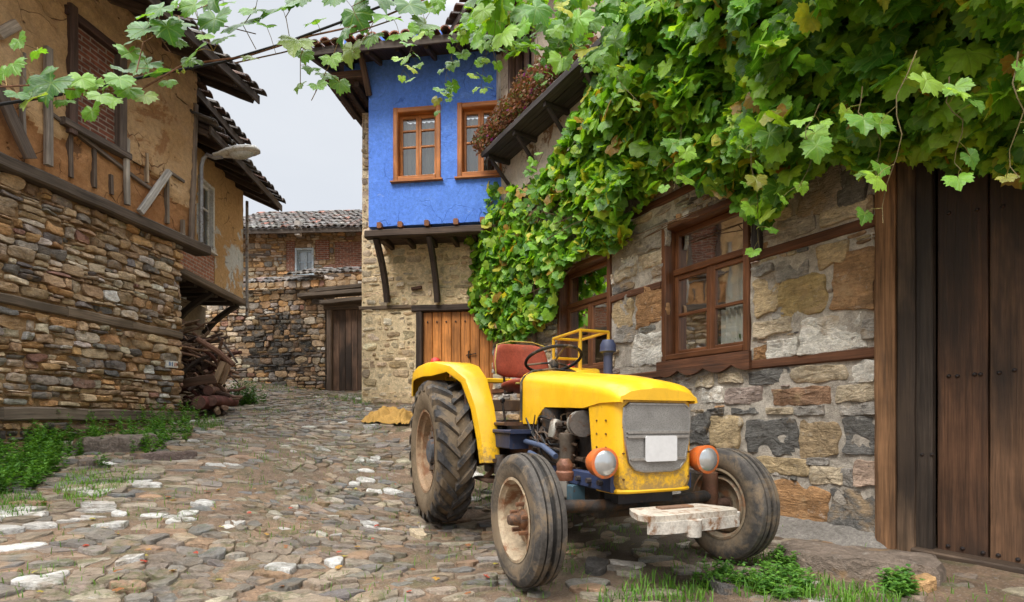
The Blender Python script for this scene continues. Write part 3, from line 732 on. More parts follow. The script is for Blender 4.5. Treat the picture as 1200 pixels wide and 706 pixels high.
for (u, v) in [(1112, 441), (1122, 441), (1142, 439), (1149, 439), (1171, 437), (1189, 434), (1081, 533), (1092, 533), (1111, 640), (1128, 643), (1152, 648), (1170, 651), (1193, 656), (1112, 250), (1145, 246), (1175, 242)]:
    a, z = WR.uv(u, v, -.05 if u > 1098 else 0); p = WR.pt(a, z, -.05 if u > 1098 else .0)
    if stud_me is None:
        o = sm.build('stud', 'iron', None); stud_me = o.data
    else: o = bpy.data.objects.new('stud', stud_me); COL.objects.link(o)
    o.parent = door; o.location = p-RH.location
m = MB(); WR.hbar(m, aa[0]+.02, aa[-1]-.3, 3.02, .03, .16, .2, col=(.05, .035, .028), wob=.004); m.build('door_lintel', 'wood', RH)
m = MB(); slab_wall(m, WR, -2.4, aR-.01, 3.11, 4.54, -.02, .35, 0, res=.1); m.build('wall_above_door', 'mortar_r', RH)
m = MB(); wbox(m, WR, -2.4, aa[-1], -.3, 3.1, -.02, -.4, (.3,)*3); m.build('wall_beyond_door', 'mortar_r', RH)
m = MB(); WR.hbar(m, -1.3, pc, .012, .09, .07, .3, col=(.09, .06, .04), wob=.004); m.build('threshold', 'wood_door', RH)
# black shutter dog / dark board beside window
m = MB(); a, z = WR.uv(887, 268, .04); WR.vbar(m, a, z-.2, z+.33, .07, .09, .06, col=(.035, .03, .03), wob=.006); m.build('bracket_board', 'wood', RH)
# upper storey, balcony shelf, roof
m = MB(); UPW = [WR.uv(598, 90)[0], WR.uv(628, 90)[0]]
for rct in minus((-2.4, aL+.02, 4.63, 7.8), [(UPW[1], UPW[0], 5.45, 7.3)] if UPW[0] > UPW[1] else [(UPW[0], UPW[1], 5.45, 7.3)]): slab_wall(m, WR, rct[0], rct[1], rct[2], rct[3], .03, .25, 0, res=.12, lump=.015)
m.build('upper_wall', 'cream', RH)
m = MB(); WR.vbar(m, aL-.02, 4.6, 7.8, .1, .12, .13, col=(.06, .045, .038), wob=.004); m.build('corner_post', 'wood', RH)
m = MB(); WR.vbar(m, aL-.27, 5.3, 7.8, .09, .13, .06, col=(.55, .53, .5), wob=.002); m.build('white_board', 'wood_grey', RH)
m = MB(); WR.hbar(m, -2.3, aL+.05, 4.6, .09, .12, .13, col=(.07, .05, .04), wob=.004); m.build('floor_beam', 'wood', RH)
lo, hi = sorted(UPW); window(RH, WR, lo, hi, 5.45, 7.3, .05, .15, (.12, .07, .045), rows=(.5,), cols=2, sill=False)
sh = MB(); ztip = 5.31; dsh = .5; a1s = WR.uv(563, 186, dsh)[0]; a0s = 1.2
sh_o = []
sh.bar(WR.pt(a0s, ztip+.03, dsh-.03), WR.pt(a1s, ztip+.03, dsh-.03), .03, .085, (0, 0, 1), (.06, .05, .045), wob=.003)
for k in range(3): sh.bar(WR.pt(a0s, ztip, .1+.15*k), WR.pt(a1s-.02*k, ztip, .1+.15*k), .142, .03, (0, 0, 1), mulc((.06, .05, .045), U(.8, 1.3)), wob=.002)
shelf = sh.build('flower_shelf', 'wood', RH)
for q in np.linspace(a0s+.2, a1s-.15, 6):
    m = MB(); m.bar(WR.pt(q, ztip-.05, .03), WR.pt(q, ztip-.05, dsh-.06), .06, .07, (0, 0, 1), (.05, .04, .035), wob=.003)
    m.bar(WR.pt(q, ztip-.42, .05), WR.pt(q, ztip-.08, dsh-.12), .05, .05, (0, 0, 1), (.06, .045, .04), wob=.003); m.build('shelf_bracket', 'wood', shelf)
roof(RH, WR, -2.6, aL+.35, 7.65, .75, 4.4, .38, rows=3)

# ================================================================== blue house
rnd.seed(31)
WB = W(-2.87, 9.8, 1, -.13, -1)
if WB.ny > 0: WB.nx, WB.ny, WB.n = -WB.nx, -WB.ny, -WB.n
BH = empty('blue_house', (-2.87, 9.8, 1.2), 'house with bright blue jettied upper floor over a cream stone ground floor', 'house')
JD = .65
aB0 = WB.uv(424, 300)[0]; aB1 = 3.0
dz1 = WB.uv(525, 366)[1]; da0 = WB.uv(495, 420)[0]; da1 = da0+1.45
jz = WB.uv(470, 277, JD)[1]; bz0 = WB.uv(470, 264.5, JD)[1]
ab = WB.uv(432, 200, JD)[0]; btop = WB.uv(470, 60, JD)[1]
m = MB()
HD = (da0-.12, da1+.12, .6, dz1+.1)
for rct in minus((aB0, aB1, .6, jz+.3), [HD]):
    slab_wall(m, WB, rct[0], rct[1], rct[2], rct[3], 0, .4, 1, res=.09, lump=.02)
    stone_field(m, WB, rct, .24, .12, PAL_B, -.016, .022, .022, 12, 3, 0, (), .009)
# stone pier rising beside the blue storey
slab_wall(m, WB, aB0, ab+.35, jz+.3, btop-.62, -.02, .4, 1, res=.09, lump=.02)
stone_field(m, WB, (aB0-.01, ab+.3, jz+.3, btop-.62), .2, .11, PAL_B, -.03, .03, .014, 10, 1.8, 0, (), .009)
m.build('ground_floor_wall', ['stone_b', 'mortar_b'], BH)
m = MB(); wbox(m, WB, aB0, aB0+.3, .6, btop, -.41, -4.5, (.5,)*3); wbox(m, WB, aB0, aB1, .6, btop, -4.52, -4.8, (.5,)*3); wbox(m, WB, aB1-.3, aB1, .6, btop, -.41, -4.5, (.5,)*3); m.build('rear_wall', 'mortar_b', BH)
# blue upper wall with windows
BW = []
for (u0, u1) in ((461, 516.5), (536, 589)):
    q0, z0 = WB.uv(u0, 213, JD); q1, z1 = WB.uv(u1, 126, JD); z1 = WB.uv(u0, 128, JD)[1]
    BW.append((q0, q1, WB.uv(u0, 213.5, JD)[1], z1))
BW[1] = (BW[1][0], BW[1][1], BW[0][2], BW[0][3])
m = MB()
for rct in minus((ab, aB1, bz0, btop+.3), BW): slab_wall(m, WB, rct[0], rct[1], rct[2], rct[3], JD, .2, 0, res=.08, lump=.008)
an = WB.uv(403, 82, JD)[0]; zn = WB.uv(420, 96, JD)[1]
slab_wall(m, WB, an, ab-.005, zn, btop+.3, JD-.01, 1.6, 0, res=.08, lump=.006)
wbox(m, WB, ab, ab+.2, bz0, btop+.3, JD-.21, -.02, (.5,)*3); 
m.build('upper_wall', 'blue', BH)
for q in BW: window(BH, WB, q[0], q[1], q[2], q[3], JD+.03, .17, (.45, .16, .04), rows=(.5, .76), cols=2, fw=.09, sw=.05, sashcol=(.5, .19, .055), curtain=(.0, 1, .0, .95), mull=.045)
m = MB(); WB.hbar(m, ab-.06, aB1, jz+.055, JD+.05, .13, .16, col=(.075, .05, .035), wob=.004); m.build('jetty_beam', 'wood', BH)
for u in (446, 470, 501, 535, 566):
    a = WB.uv(u, 268, JD)[0]; m = MB(); m.bar(WB.pt(a, bz0-.0, JD+.07), WB.pt(a, bz0-.0, -.02), .085, .1, (0, 0, 1), (.26, .1, .04), wob=.003); m.build('joist_end', 'wood_var', BH)
m = MB()
for k in range(5): m.bar(WB.pt(ab+.02, jz+.09, JD-.2-.13*k), WB.pt(aB1, jz+.09, JD-.2-.13*k), .122, .03, (0, 0, 1), mulc((.06, .04, .03), U(.7, 1.4)))
for k in range(9): a = ab+.2+k*.42; m.bar(WB.pt(a, jz+.03, JD-.13), WB.pt(a, jz+.03, -.02), .09, .09, (0, 0, 1), (.07, .045, .03), wob=.003)
m.build('jetty_soffit', 'wood', BH)
for (ut, ub, vb) in ((441, 459, 355), (503, 522, 355)):
    at = WB.uv(ut, 278, JD-.05)[0]; a_, zb_ = WB.uv(ub, vb, .04); m = MB()
    P = [WB.pt(lerp(at, at, i/6), 0, 0) for i in range(7)]
    for i in range(6):
        f0, f1 = i/6, (i+1)/6
        def bp(f): return WB.pt(at, lerp(jz, zb_, f), lerp(JD-.04, .07, f)-.09*math.sin(math.pi*f))
        m.bar(bp(f0), bp(f1), .1, .12, WB.n, (.06, .042, .034), wob=.002, seg=1)
    m.build('jetty_brace', 'wood', BH)
# ground-floor door
m = MB(); WB.vbar(m, da0-.06, .9, dz1+.02, .035, .12, .2, col=(.06, .04, .03), wob=.004); WB.vbar(m, da1+.06, .9, dz1+.02, .035, .12, .2, col=(.06, .04, .03), wob=.004)
WB.hbar(m, da0-.2, da1+.2, dz1+.08, .045, .12, .22, col=(.055, .038, .03), wob=.005); m.build('door_frame', 'wood', BH)
m = MB(); wv = (da1-da0)/8
for k in range(8): WB.vbar(m, da0+wv*(k+.5), .95, dz1+.01, -.05, wv-.008, .05, col=mulc((.52, .2, .05), U(.8, 1.2)), ch=.008)
dr = m.build('door', 'wood_var', BH)
for k in range(8):
    for zz_ in (dz1-.17, dz1-1.3):
        o = bpy.data.objects.new('stud', stud_me); COL.objects.link(o); o.parent = dr; o.location = WB.pt(da0+wv*(k+.5), zz_, -.048)-BH.location; o.scale = (1.5,)*3
m = MB(); a, z = WB.uv(549, 415, 0); m.tube([WB.pt(a, z+.06, -.045), WB.pt(a, z+.05, .0), WB.pt(a, z-.06, .0), WB.pt(a, z-.07, -.045)], .012, 6, (.03, .03, .03)); m.tube([WB.pt(a-.05, z-.02, -.03), WB.pt(a+.14, z+.01, -.02)], .01, 6, (.03, .03, .03)); m.build('handle', 'iron', dr)
m = MB(); a, z = WB.uv(489, 339, 0); m.bar(WB.pt(a-.1, z, .03), WB.pt(a+.1, z+.02, .06), .05, .06, (0, 0, 1), (.1, .05, .03), wob=.008); m.build('timber_stub', 'wood', BH)
# lintel-level timbers left of the door
m = MB(); z = WB.uv(455, 318)[1]; WB.hbar(m, aB0-.05, da0-.15, WB.uv(450, 362)[1]+.02, .03, .07, .1, col=(.16, .11, .07), wob=.005); m.build('timber_lacing', 'wood', BH)
rf = roof(BH, WB, an-.35, aB1+.3, WB.uv(470, 52, JD+.62)[1], JD+.62, 5.2, .34, pal=[((.3, .11, .06), 4), ((.2, .09, .06), 2), ((.36, .16, .1), 1.5)], boardcol=(.07, .045, .034), rows=4)
# boxed timber soffit under the overhanging left end
m = MB()
for k in range(6): m.bar(WB.pt(an-.28, zn-.03-.0*k, JD+.08-.2*k), WB.pt(ab-.01, zn-.03, JD+.08-.2*k), .19, .04, (0, 0, 1), mulc((.1, .06, .04), U(.7, 1.3)), wob=.003)
m.bar(WB.pt(an-.3, zn+.0, JD+.19), WB.pt(ab+.02, zn+.0, JD+.19), .05, .12, (0, 0, 1), (.14, .08, .05), wob=.003)
for k in range(3): m.bar(WB.pt(an-.12+.2*k, zn-.1, JD+.1), WB.pt(an-.12+.2*k, zn-.1, -.8), .09, .1, (0, 0, 1), (.07, .045, .032), wob=.004)
m.build('overhang_soffit', 'wood', BH)
m = MB(); m.bar(WB.pt(ab+.02, btop-.75, JD+.02), WB.pt(ab+.02, btop-.1, JD+.5), .09, .1, (0, 0, 1), (.1, .06, .04)); m.build('eave_bracket', 'wood', BH)

# ================================================================== mud house, left
rnd.seed(41)
LH = empty('mud_house', (-5, 8, .9), 'ochre mud plastered house on a tall brown rubble base with a bricked up window', 'house')
zj = WL.uv(214, 283)[1]; LN = 6.2
zm = WL.uv(205, 392)[1]; zl = WL.uv(215, 488)[1]
m = MB(); slab_wall(m, WL, .25, LN, -.3, zj, 0, .5, 1, res=.09, lump=.02)
for (q0, q1, pal, w_, h_) in ((-.1, zl-.09, PAL_D, .2, .085), (zl+.09, zm-.08, PAL_L, .2, .1), (zm+.08, zj-.09, PAL_L, .185, .09)):
    stone_field(m, WL, (.22, LN, q0, q1), w_, h_, pal, -.004, .042, .009, 14, 3.4, 0, (), .017, rk=.11)
# quoins returning round the far corner
WLc = W(WL.pt(.25, 0).x, WL.pt(.25, 0).y, -1, .16, -1)
if WLc.ny < 0: WLc.nx, WLc.ny, WLc.n = -WLc.nx, -WLc.ny, -WLc.n
slab_wall(m, WLc, .0, 3, 0, zj, -.0, .3, 1, res=.2); stone_field(m, WLc, (0, 1.2, .3, zj-.1), .22, .1, PAL_L, -.01, .035, .008, 10, 1.8)
m.build('stone_base', ['stone_l', 'mortar_l'], LH)
for (z, h_, c, ex) in ((zm, .12, (.17, .125, .085), -.22), (zl, .15, (.15, .115, .085), .1)):
    m = MB(); k = 7
    for i in range(k): WL.hbar(m, lerp(-ex, LN, i/k), lerp(-ex, LN, (i+1)/k), z+U(-.006, .006), .035+U(0, .015), h_*U(.9, 1.1), .12, col=mulc(c, U(.8, 1.2)), wob=.007)
    m.build('timber_beam', 'wood_grey', LH)
m = MB(); WL.hbar(m, -.22, LN, zj-.02, .15, .15, .3, col=(.1, .075, .055), wob=.007); m.build('jetty_beam', 'wood_grey', LH)
ztop = 6.02; wa = sorted((WL.uv(81, 80, .1)[0], WL.uv(143, 100, .1)[0])); wz0 = WL.uv(110, 163, .1)[1]; wz1 = WL.uv(110, 38, .1)[1]
HW = (wa[0], wa[1], wz0, wz1); zsplit = WL.uv(150, 197, .1)[1]
m = MB()
def mudzone(a, z):
    k = (zsplit+.12-z)+nz((a*1.6, z*1.6, 4))*.35+nz((a*7, z*7, 9))*.12
    return min(1, max(0, k*9))
for rct in minus((.02, LN, zj+.055, ztop+.5), [HW]):
    slab_wall(m, WL, rct[0], rct[1], rct[2], rct[3], .1, .3, 0, res=.03, lump=.028, sc=5, zone=mudzone)
slab_wall(m, WLc, -.05, 4, zj+.055, ztop+.5, .2, .3, 0, res=.2)
m.build('mud_wall', ['mud', 'mud_low'], LH)
m = MB(); wbox(m, WL, 0, LN, -.3, ztop+.4, -4.5, -4.8, (.3,)*3); wbox(m, WL, LN-.02, LN+.25, -.3, ztop+.4, -.01, -4.8, (.3,)*3); wbox(m, WL, -.0, LN, ztop+.5, ztop+.55, -.3, -4.8, (.3,)*3); m.build('rear_wall', 'mud', LH)
# bricked-up window
f = MB(); FC = (.13, .1, .08)
WL.vbar(f, wa[0]+.02, wz0-.03, wz1+.04, .16, .1, .16, col=FC, wob=.003); WL.vbar(f, wa[1]-.02, wz0-.1, wz1+.1, .16, .1, .16, col=(.1, .06, .045), wob=.003)
WL.hbar(f, wa[0]-.03, wa[1]+.06, wz1+.0, .15, .1, .15, col=(.09, .05, .04), wob=.003); WL.hbar(f, wa[0]-.08, wa[1]+.1, wz0, .17, .09, .17, col=FC, wob=.004)
wo = f.build('window', 'wood_grey', LH); f = MB()
slab_wall(f, WL, wa[0]+.02, wa[1]-.02, wz0, wz1, .06, .1, 0, res=.06, lump=.006); f.build('brick_infill', 'brick', wo)
# exposed studs and braces (pixel pairs on the wall plane)
def stud(u0, v0, u1, v1, wd, c, nm='timber_stud', d=.16):
    a, z = WL.uv(u0, v0, d); b, y = WL.uv(u1, v1, d); m = MB(); m.bar(WL.pt(a, z, d-.03), WL.pt(b, y, d-.03), wd, .06, WL.n, c, wob=.005); m.build(nm, 'wood_grey', LH)
GW = (.27, .23, .19); DW = (.13, .095, .07)
stud(59, 56, 59, 194, .075, GW); stud(151, 163, 151, 240, .06, (.33, .29, .24)); stud(200, 201, 167, 249, .085, (.45, .42, .38), 'timber_brace', .2)
stud(0, 100, 38, 186, .12, (.12, .09, .07), 'timber_brace', .19); stud(84, 150, 84, 208, .05, DW, d=.1); stud(112, 165, 112, 220, .045, DW, d=.1); stud(132, 205, 132, 228, .04, DW, d=.1)
stud(198, 207, 198, 262, .045, (.2, .16, .12), d=.12); stud(29, 62, 29, 158, .03, GW, d=.14); stud(174, 180, 174, 214, .035, (.4, .3, .2), d=.13); stud(60, 132, 180, 223, .05, (.17, .13, .1), 'timber_rail', .115); stud(0, 40, 22, 28, .09, (.42, .35, .28), 'timber_stud', .17)
stud(231, 122, 226, 288, .07, (.22, .17, .13), 'corner_stud', .14); stud(216, 258, 216, 284, .04, (.2, .16, .12), d=.13); stud(200, 201, 217, 213, .045, (.2, .16, .13), 'timber_rail', .13)
roof(LH, WL, -.25, LN+.3, 6.03, .95, 5, .42, rows=3, raf=.42)
# house number tile
hx = WL.uv(198, 427); p = WL.pt(hx[0], hx[1], .05)
hn = empty('house_number_tile', p, 'small white house number tile with worn blue and red marks on the rubble wall', 'number plate')
m = MB(); m.bar(WL.pt(hx[0]-.105, hx[1], .04), WL.pt(hx[0]+.105, hx[1]-.01, .04), .03, .1, (0, 0, 1), (.6, .58, .53), wob=.002); m.build('plate', 'shell', hn)
m = MB()
for (o_, h_, c) in ((.055, .06, (.04, .13, .32)), (.03, .05, (.05, .16, .36)), (.0, .062, (.04, .13, .32)), (-.045, .055, (.42, .1, .05)), (-.07, .05, (.4, .14, .07))):
    m.bar(WL.pt(hx[0]+o_, hx[1]-h_/2, .057), WL.pt(hx[0]+o_-.006, hx[1]+h_/2, .057), .012, .004, WL.n, c)
m.build('marks', 'shell', hn)

# ================================================================== second house, left
rnd.seed(51)
W2 = W(-5.45, 8.5, -.15, 2.2, 1)
if W2.nx < 0: W2.nx, W2.ny, W2.n = -W2.nx, -W2.ny, -W2.n
PH = empty('plaster_house', (-5.45, 8.5, 1.1), 'small ochre plastered house jettied over the firewood, white window under dark eaves', 'house')
a_e = W2.uv(285, 290)[0]; zq = W2.uv(280, 350)[1]; zt2 = 5.75
wA = sorted((W2.uv(234, 250)[0], W2.uv(249, 250)[0])); wA = (wA[0]-.05, wA[1]+.03); wy0 = W2.uv(240, 291)[1]; wy1 = W2.uv(240, 212)[1]
m = MB()
for rct in minus((-.4, a_e, zq, zt2), [(wA[0], wA[1], wy0, wy1), (-.4, wA[1]+.05, zq, wy0-.02)]): slab_wall(m, W2, rct[0], rct[1], rct[2], rct[3], 0, .25, 0, res=.08, lump=.012)
slab_wall(m, W2, -.4, wA[1]+.05, zq, wy0-.02, -.01, .2, 1, res=.1, lump=.004)
W2e = W(W2.pt(a_e, 0).x, W2.pt(a_e, 0).y, W2.nx, W2.ny, 1)
slab_wall(m, W2e, -3, .0, zq, zt2, 0.0, .2, 0, res=.2)
m.build('upper_wall', ['mud2', 'brick_pale'], PH)
window(PH, W2, wA[0], wA[1], wy0, wy1, .03, .12, (.62, .62, .6), rows=(.62,), cols=1, fw=.05, sw=.05, mat='shell', curtain=(0, 1, 0, .9))
m = MB(); wbox(m, W2, -.4, a_e, .5, zq-.16, -.75, -1.0, (.3,)*3); wbox(m, W2, a_e-.25, a_e, .5, zq-.16, -1.02, -3, (.3,)*3); wbox(m, W2, -.4, a_e, .5, zt2, -3.02, -3.2, (.3,)*3); m.build('lower_wall', 'greyp', PH)
m = MB(); W2.hbar(m, -.4, a_e+.05, zq-.04, .05, .12, .16, col=(.17, .13, .095), wob=.005); m.build('jetty_beam', 'wood_grey', PH)
m = MB()
for k in range(7): m.bar(W2.pt(-.2+k*.36, zq-.1, -.08), W2.pt(-.2+k*.36, zq-.1, -.8), .1, .11, (0, 0, 1), (.06, .045, .035), wob=.004)
m.bar(W2.pt(-.4, zq-.02, -.45), W2.pt(a_e, zq-.02, -.45), .6, .03, (0, 0, 1), (.06, .045, .035)); m.build('jetty_soffit', 'wood', PH)
for a in (a_e-.12, a_e-1.15):
    m = MB()
    def bp(f): return W2.pt(a, lerp(zq-.12, zq-.72, f), lerp(-.06, -.72, f)-.08*math.sin(math.pi*f))
    for i in range(5): m.bar(bp(i/5), bp((i+1)/5), .1, .1, W2.n, (.05, .038, .03), seg=1)
    m.build('jetty_brace', 'wood', PH)
m = MB(); m.tube([W2.pt(a_e+.04, zq-.3, .06), W2.pt(a_e+.04, zt2-.2, .06)], .03, 8, (.28, .27, .26)); m.build('drain_pipe', 'metal', PH)
roof(PH, W2, -.6, a_e+.12, 5.46, .72, 3.6, .42, rows=4, raf=.4)
m = MB(); wbox(m, W2, -.6, 1.0, 5.9, 6.3, -.05, -2.4, (.3,)*3); m.build('attic_wall', 'brick_pale', PH)
roof(PH, W2, -.7, 1.28, 6.22, .38, 2.6, .35, rows=3, raf=.4, name='attic_roof')

# ================================================================== house at the end of the lane
rnd.seed(61)
WK = W(-8.6, 16.2, 1, -.06, -1)
if WK.ny > 0: WK.nx, WK.ny, WK.n = -WK.nx, -WK.ny, -WK.n
KH = empty('rubble_house', (-8.6, 16.2, 2.3), 'rubble house with red brick patches and pale blue window behind the yard wall', 'house')
kw = (WK.uv(346, 306)[0], WK.uv(368, 306)[0], WK.uv(357, 322)[1], WK.uv(357, 291)[1]); zk = WK.uv(350, 277)[1]
m = MB(); K1 = 6.6
br = [(WK.uv(336, 300)[0], kw[0]-.005, WK.uv(340, 318)[1], WK.uv(340, 283)[1]), (WK.uv(370, 300)[0], WK.uv(386, 300)[0], WK.uv(380, 305)[1], WK.uv(380, 282)[1]), (WK.uv(393, 300)[0], K1, WK.uv(400, 320)[1], WK.uv(400, 284)[1])]
for rct in minus((-.6, K1, 1.6, zk+.4), [kw]): slab_wall(m, WK, rct[0], rct[1], rct[2], rct[3], 0, .4, 1, res=.15, lump=.02)
for rct in minus((-.6, K1, 3.6, zk+.1), [kw]+br): stone_field(m, WK, rct, .27, .14, PAL_L, -.012, .035, .01, 9, 1.6)
for b in br: slab_wall(m, WK, b[0], b[1], b[2], b[3], .02, .05, 2, res=.15, lump=.006)
wbox(m, WK, -.6, K1, 1.6, zk+.4, -4, -4.3, (.3,)*3, 1); wbox(m, WK, -.6, -.3, 1.6, zk+.4, -.42, -4, (.3,)*3, 1); wbox(m, WK, K1-.3, K1, 1.6, zk+.4, -.42, -4, (.3,)*3, 1)
m.build('wall', ['stone_l', 'mortar_l', 'brick'], KH)
window(KH, WK, kw[0], kw[1], kw[2], kw[3], .03, .15, (.42, .5, .56), rows=(.5,), cols=2, fw=.06, sw=.045, mat='shell', curtain=(0, 1, 0, 1))
m = MB(); WK.hbar(m, kw[0]-.25, kw[1]+.35, kw[2]-.1, .16, .06, .2, col=(.12, .09, .07), wob=.01); WK.hbar(m, kw[0]-.5, kw[1]+1.2, kw[2]-.05, .03, .08, .1, col=(.12, .09, .07)); m.build('timber_ledge', 'wood_grey', KH)
m = MB(); WK.hbar(m, -.6, kw[0]-.8, kw[2]+.65, .03, .08, .1, col=(.13, .1, .08), wob=.004); m.build('timber_beam', 'wood_grey', KH)
m = MB(); a, z = WK.uv(350, 271, .5); WK.vbar(m, a, z-.15, z+.28, .6, .18, .15, col=(.5, .45, .4), wob=.004); m.build('eave_block', 'wood_grey', KH)
roof(KH, WK, -.9, K1+.5, WK.uv(350, 271, .6)[1], .6, 3.6, .5, pal=[((.1, .085, .075), 5), ((.15, .095, .075), 2), ((.3, .12, .08), .5), ((.2, .185, .17), 2.2)], raf=.6, rows=11)

# yard wall with tile coping, gate
WY = W(-7.6, 13.2, 1, -.16, -1)
if WY.ny > 0: WY.nx, WY.ny, WY.n = -WY.nx, -WY.ny, -WY.n
YW = empty('yard_wall', (-7.6, 13.6, 2.2), 'rubble yard wall with dark middle stones and tile coping beside the plank gate', 'wall')
g0 = WY.uv(385, 420)[0]; g1 = WY.uv(436, 420)[0]; zc = WY.uv(340, 338)[1]
m = MB(); slab_wall(m, WY, -1.2, g0-.08, 1.2, zc, 0, .45, 1, res=.12, lump=.02)
def pal_y(a, z):
    d = math.hypot((a-WY.uv(325, 400)[0])/1.0, (z-WY.uv(325, 400)[1])/.75)+nz((a, z, 0), 2)*.3
    return PAL_D if d < 1 else PAL_L
stone_field(m, WY, (-1.2, g0-.08, 1.3, zc), .22, .11, PAL_L, -.012, .04, .008, 10, 1.7, palf=pal_y)
m.build('wall', ['stone_l', 'mortar_d'], YW)
m = MB(); PK = [((.09, .08, .075), 4), ((.16, .14, .125), 2.5), ((.15, .095, .075), 1)]
tiles(m, WY, -1.2, g0-.45, zc+.06, .26, .62, .42, PK, 0, step=.17, r=.075, wob=.03)
m.build('tile_coping', 'tile', YW)
GT = empty('plank_gate', WY.pt(g0, 1.6), 'weathered brown plank gate under a timber hood at the end of the lane', 'gate')
gzb = WY.uv(410, 460)[1]; gzt = WY.uv(410, 363)[1]
m = MB(); n = 6; gw = (g1-g0-.16)/n
for k in range(n): WY.vbar(m, g0+.1+gw*(k+.5), gzb+.03+U(0, .03), gzt, -.03+U(-.004, .004), gw-.012, .045, col=mulc((.15, .09, .06), U(.8, 1.25)), wob=.002)
m.build('planks', 'wood_door', GT)
m = MB(); WY.vbar(m, g0+.03, gzb-.05, gzt+.1, .05, .13, .16, col=(.13, .09, .065), wob=.004); m.build('post', 'wood_grey', GT)
m = MB(); WY.vbar(m, g1-.02, gzb-.05, gzt+.1, .05, .1, .16, col=(.1, .07, .05), wob=.004); m.build('post', 'wood_grey', GT)
m = MB(); WY.hbar(m, g0-.1, g1+.05, gzt+.09, .06, .17, .18, col=(.12, .085, .06), wob=.004); m.build('lintel', 'wood_grey', GT)
m = MB()
for (u0, v0, u1, v1) in ((352, 348, 436, 342), (378, 356, 436, 351), (366, 343, 437, 335)):
    a, z = WY.uv(u0, v0, .15); b, y = WY.uv(u1, v1, .15); m.bar(WY.pt(a, z, .15), WY.pt(b, y, .15), .3, .1, (0, 0, 1), (.1, .075, .055), wob=.01)
hd_ = m.build('hood', 'wood_grey', GT); m = MB(); tiles(m, WY, g0-.72, g1+.12, zc+.17, .42, .8, .38, PK, 0, step=.17, r=.075, wob=.04); m.build('hood_tiles', 'tile', hd_)

# ================================================================== street lamp
p = WL.pt(-.05, 0, .12); zb1 = CAMH+(HOR-232)*p.y/F; zb2 = CAMH+(HOR-188)*p.y/F
LP = empty('street_lamp', (p.x, p.y, zb1-.6), 'pale cobra head street lamp on a bent pipe at the mud house corner', 'street lamp')
hd = V3((278-600)/F*7.9, 7.9, 5.06); hdir = V3(.93, -.05, .09).normalized(); nd = hd-hdir*.36
m = MB(); P = [V3(p.x, p.y, zb1-.7), V3(p.x, p.y, zb2-.1), V3(p.x+.03, p.y, zb2+.02), V3(p.x+.1, p.y-.01, zb2+.08), nd, nd+hdir*.12]
m.tube(P, .028, 10, (.33, .33, .33)); m.build('arm', 'metal', LP)
m = MB(); prof = [(0, .05), (.12, .062), (.3, .1), (.55, .125), (.8, .115), (.95, .08), (1.0, .02)]; vs = []; sd = hdir.cross(V3(0, 0, 1)).normalized(); up = sd.cross(hdir)
for (f, r) in prof:
    for j in range(14):
        an = math.pi*2*j/14; c_, s_ = math.cos(an), math.sin(an)
        vs.append(nd+hdir*(.72*f)+sd*(c_*r*1.15)+up*(s_*r*(.75 if s_ > 0 else .3)+.03))
fs = [(i*14+j, i*14+(j+1) % 14, i*14+14+(j+1) % 14, i*14+14+j) for i in range(len(prof)-1) for j in range(14)]+[tuple(range(13, -1, -1)), tuple(6*14+j for j in range(14))]
m.add(vs, fs, (.55, .53, .48), 0, None, True); m.build('lamp_head', 'shell', LP)
m = MB(); vs = []; rr = [(1.0, 0), (.9, -.035), (.6, -.06), (.2, -.07)]
for (k, dz) in rr:
    for j in range(16):
        an = math.pi*2*j/16; vs.append(nd+hdir*(.43+.2*k*math.cos(an))+sd*(.1*k*math.sin(an))+up*(dz+.012))
m.add(vs, [(i*16+j, i*16+(j+1) % 16, i*16+16+(j+1) % 16, i*16+16+j) for i in range(3) for j in range(16)]+[tuple(48+j for j in range(16))], (.5, .5, .46), 0, None, True)
m.build('lamp_glass', 'shell', LP)
# ================================================================== tractor (local: x forward, y to its left, z up)
rnd.seed(71)
TR = empty('tractor', (.02, 5.07, .015), 'old yellow tractor with red seat and orange headlights parked on the cobbles', 'tractor', rz=math.atan2(-.925, .38))
def pmat(name, rough, grime, gth, chip, coat=0.0):
    t = NT(name); c = t.attr('col'); p = t.attr('lc', True)
    n = t.noise(p, 3, 6, .65, .4); n2 = t.noise(p, 26, 6, .8); n3 = t.noise(p, 90, 3, .6); n4 = t.noise(t.scale(p, (1, 1, .35)), 9, 5, .7)
    c = t.mix(1, c, t.ramp(n, [(.3, .8), (.7, 1.08)]), 'MULTIPLY')
    c = t.mix(t.ramp(n4, [(.56, 0.0), (.8, .5)]), c, grime)
    f = t.ramp(n2, [(gth, 0.0), (gth+.03, .9)]); c = t.mix(f, c, chip)
    sz = t.n('ShaderNodeSeparateXYZ'); t.L.new(p, sz.inputs[0]); low = t.ramp(sz.outputs[2], [(.5, .32), (.95, 0.0)]); sp = t.noise(p, 17, 6, .8)
    c = t.mix(t.ramp(t.math('ADD', sp, low), [(.66, 0.0), (.82, .75)]), c, (.2, .135, .075))
    r = t.ramp(n4, [(.35, rough), (.7, rough+.3)])
    return t.set(col=c, rough=r, spec=.5, normal=t.bump(t.math('ADD', n3, t.math('MULTIPLY', n, 3)), .12, .003), coat=coat)
M['yellow'] = pmat('faded_yellow_paint', .28, (.38, .18, .03), .66, (.13, .06, .025), .25)
M['navy'] = pmat('worn_navy_paint', .45, (.07, .055, .04), .6, (.09, .05, .03))
M['orange'] = pmat('orange_paint', .4, (.25, .07, .02), .64, (.12, .06, .03))
M['oily'] = V('oily_cast_iron', .55, .45, 1.5, 9, 55, .5, .006, stain=((.11, .06, .03), .55, 6), metal=.25)
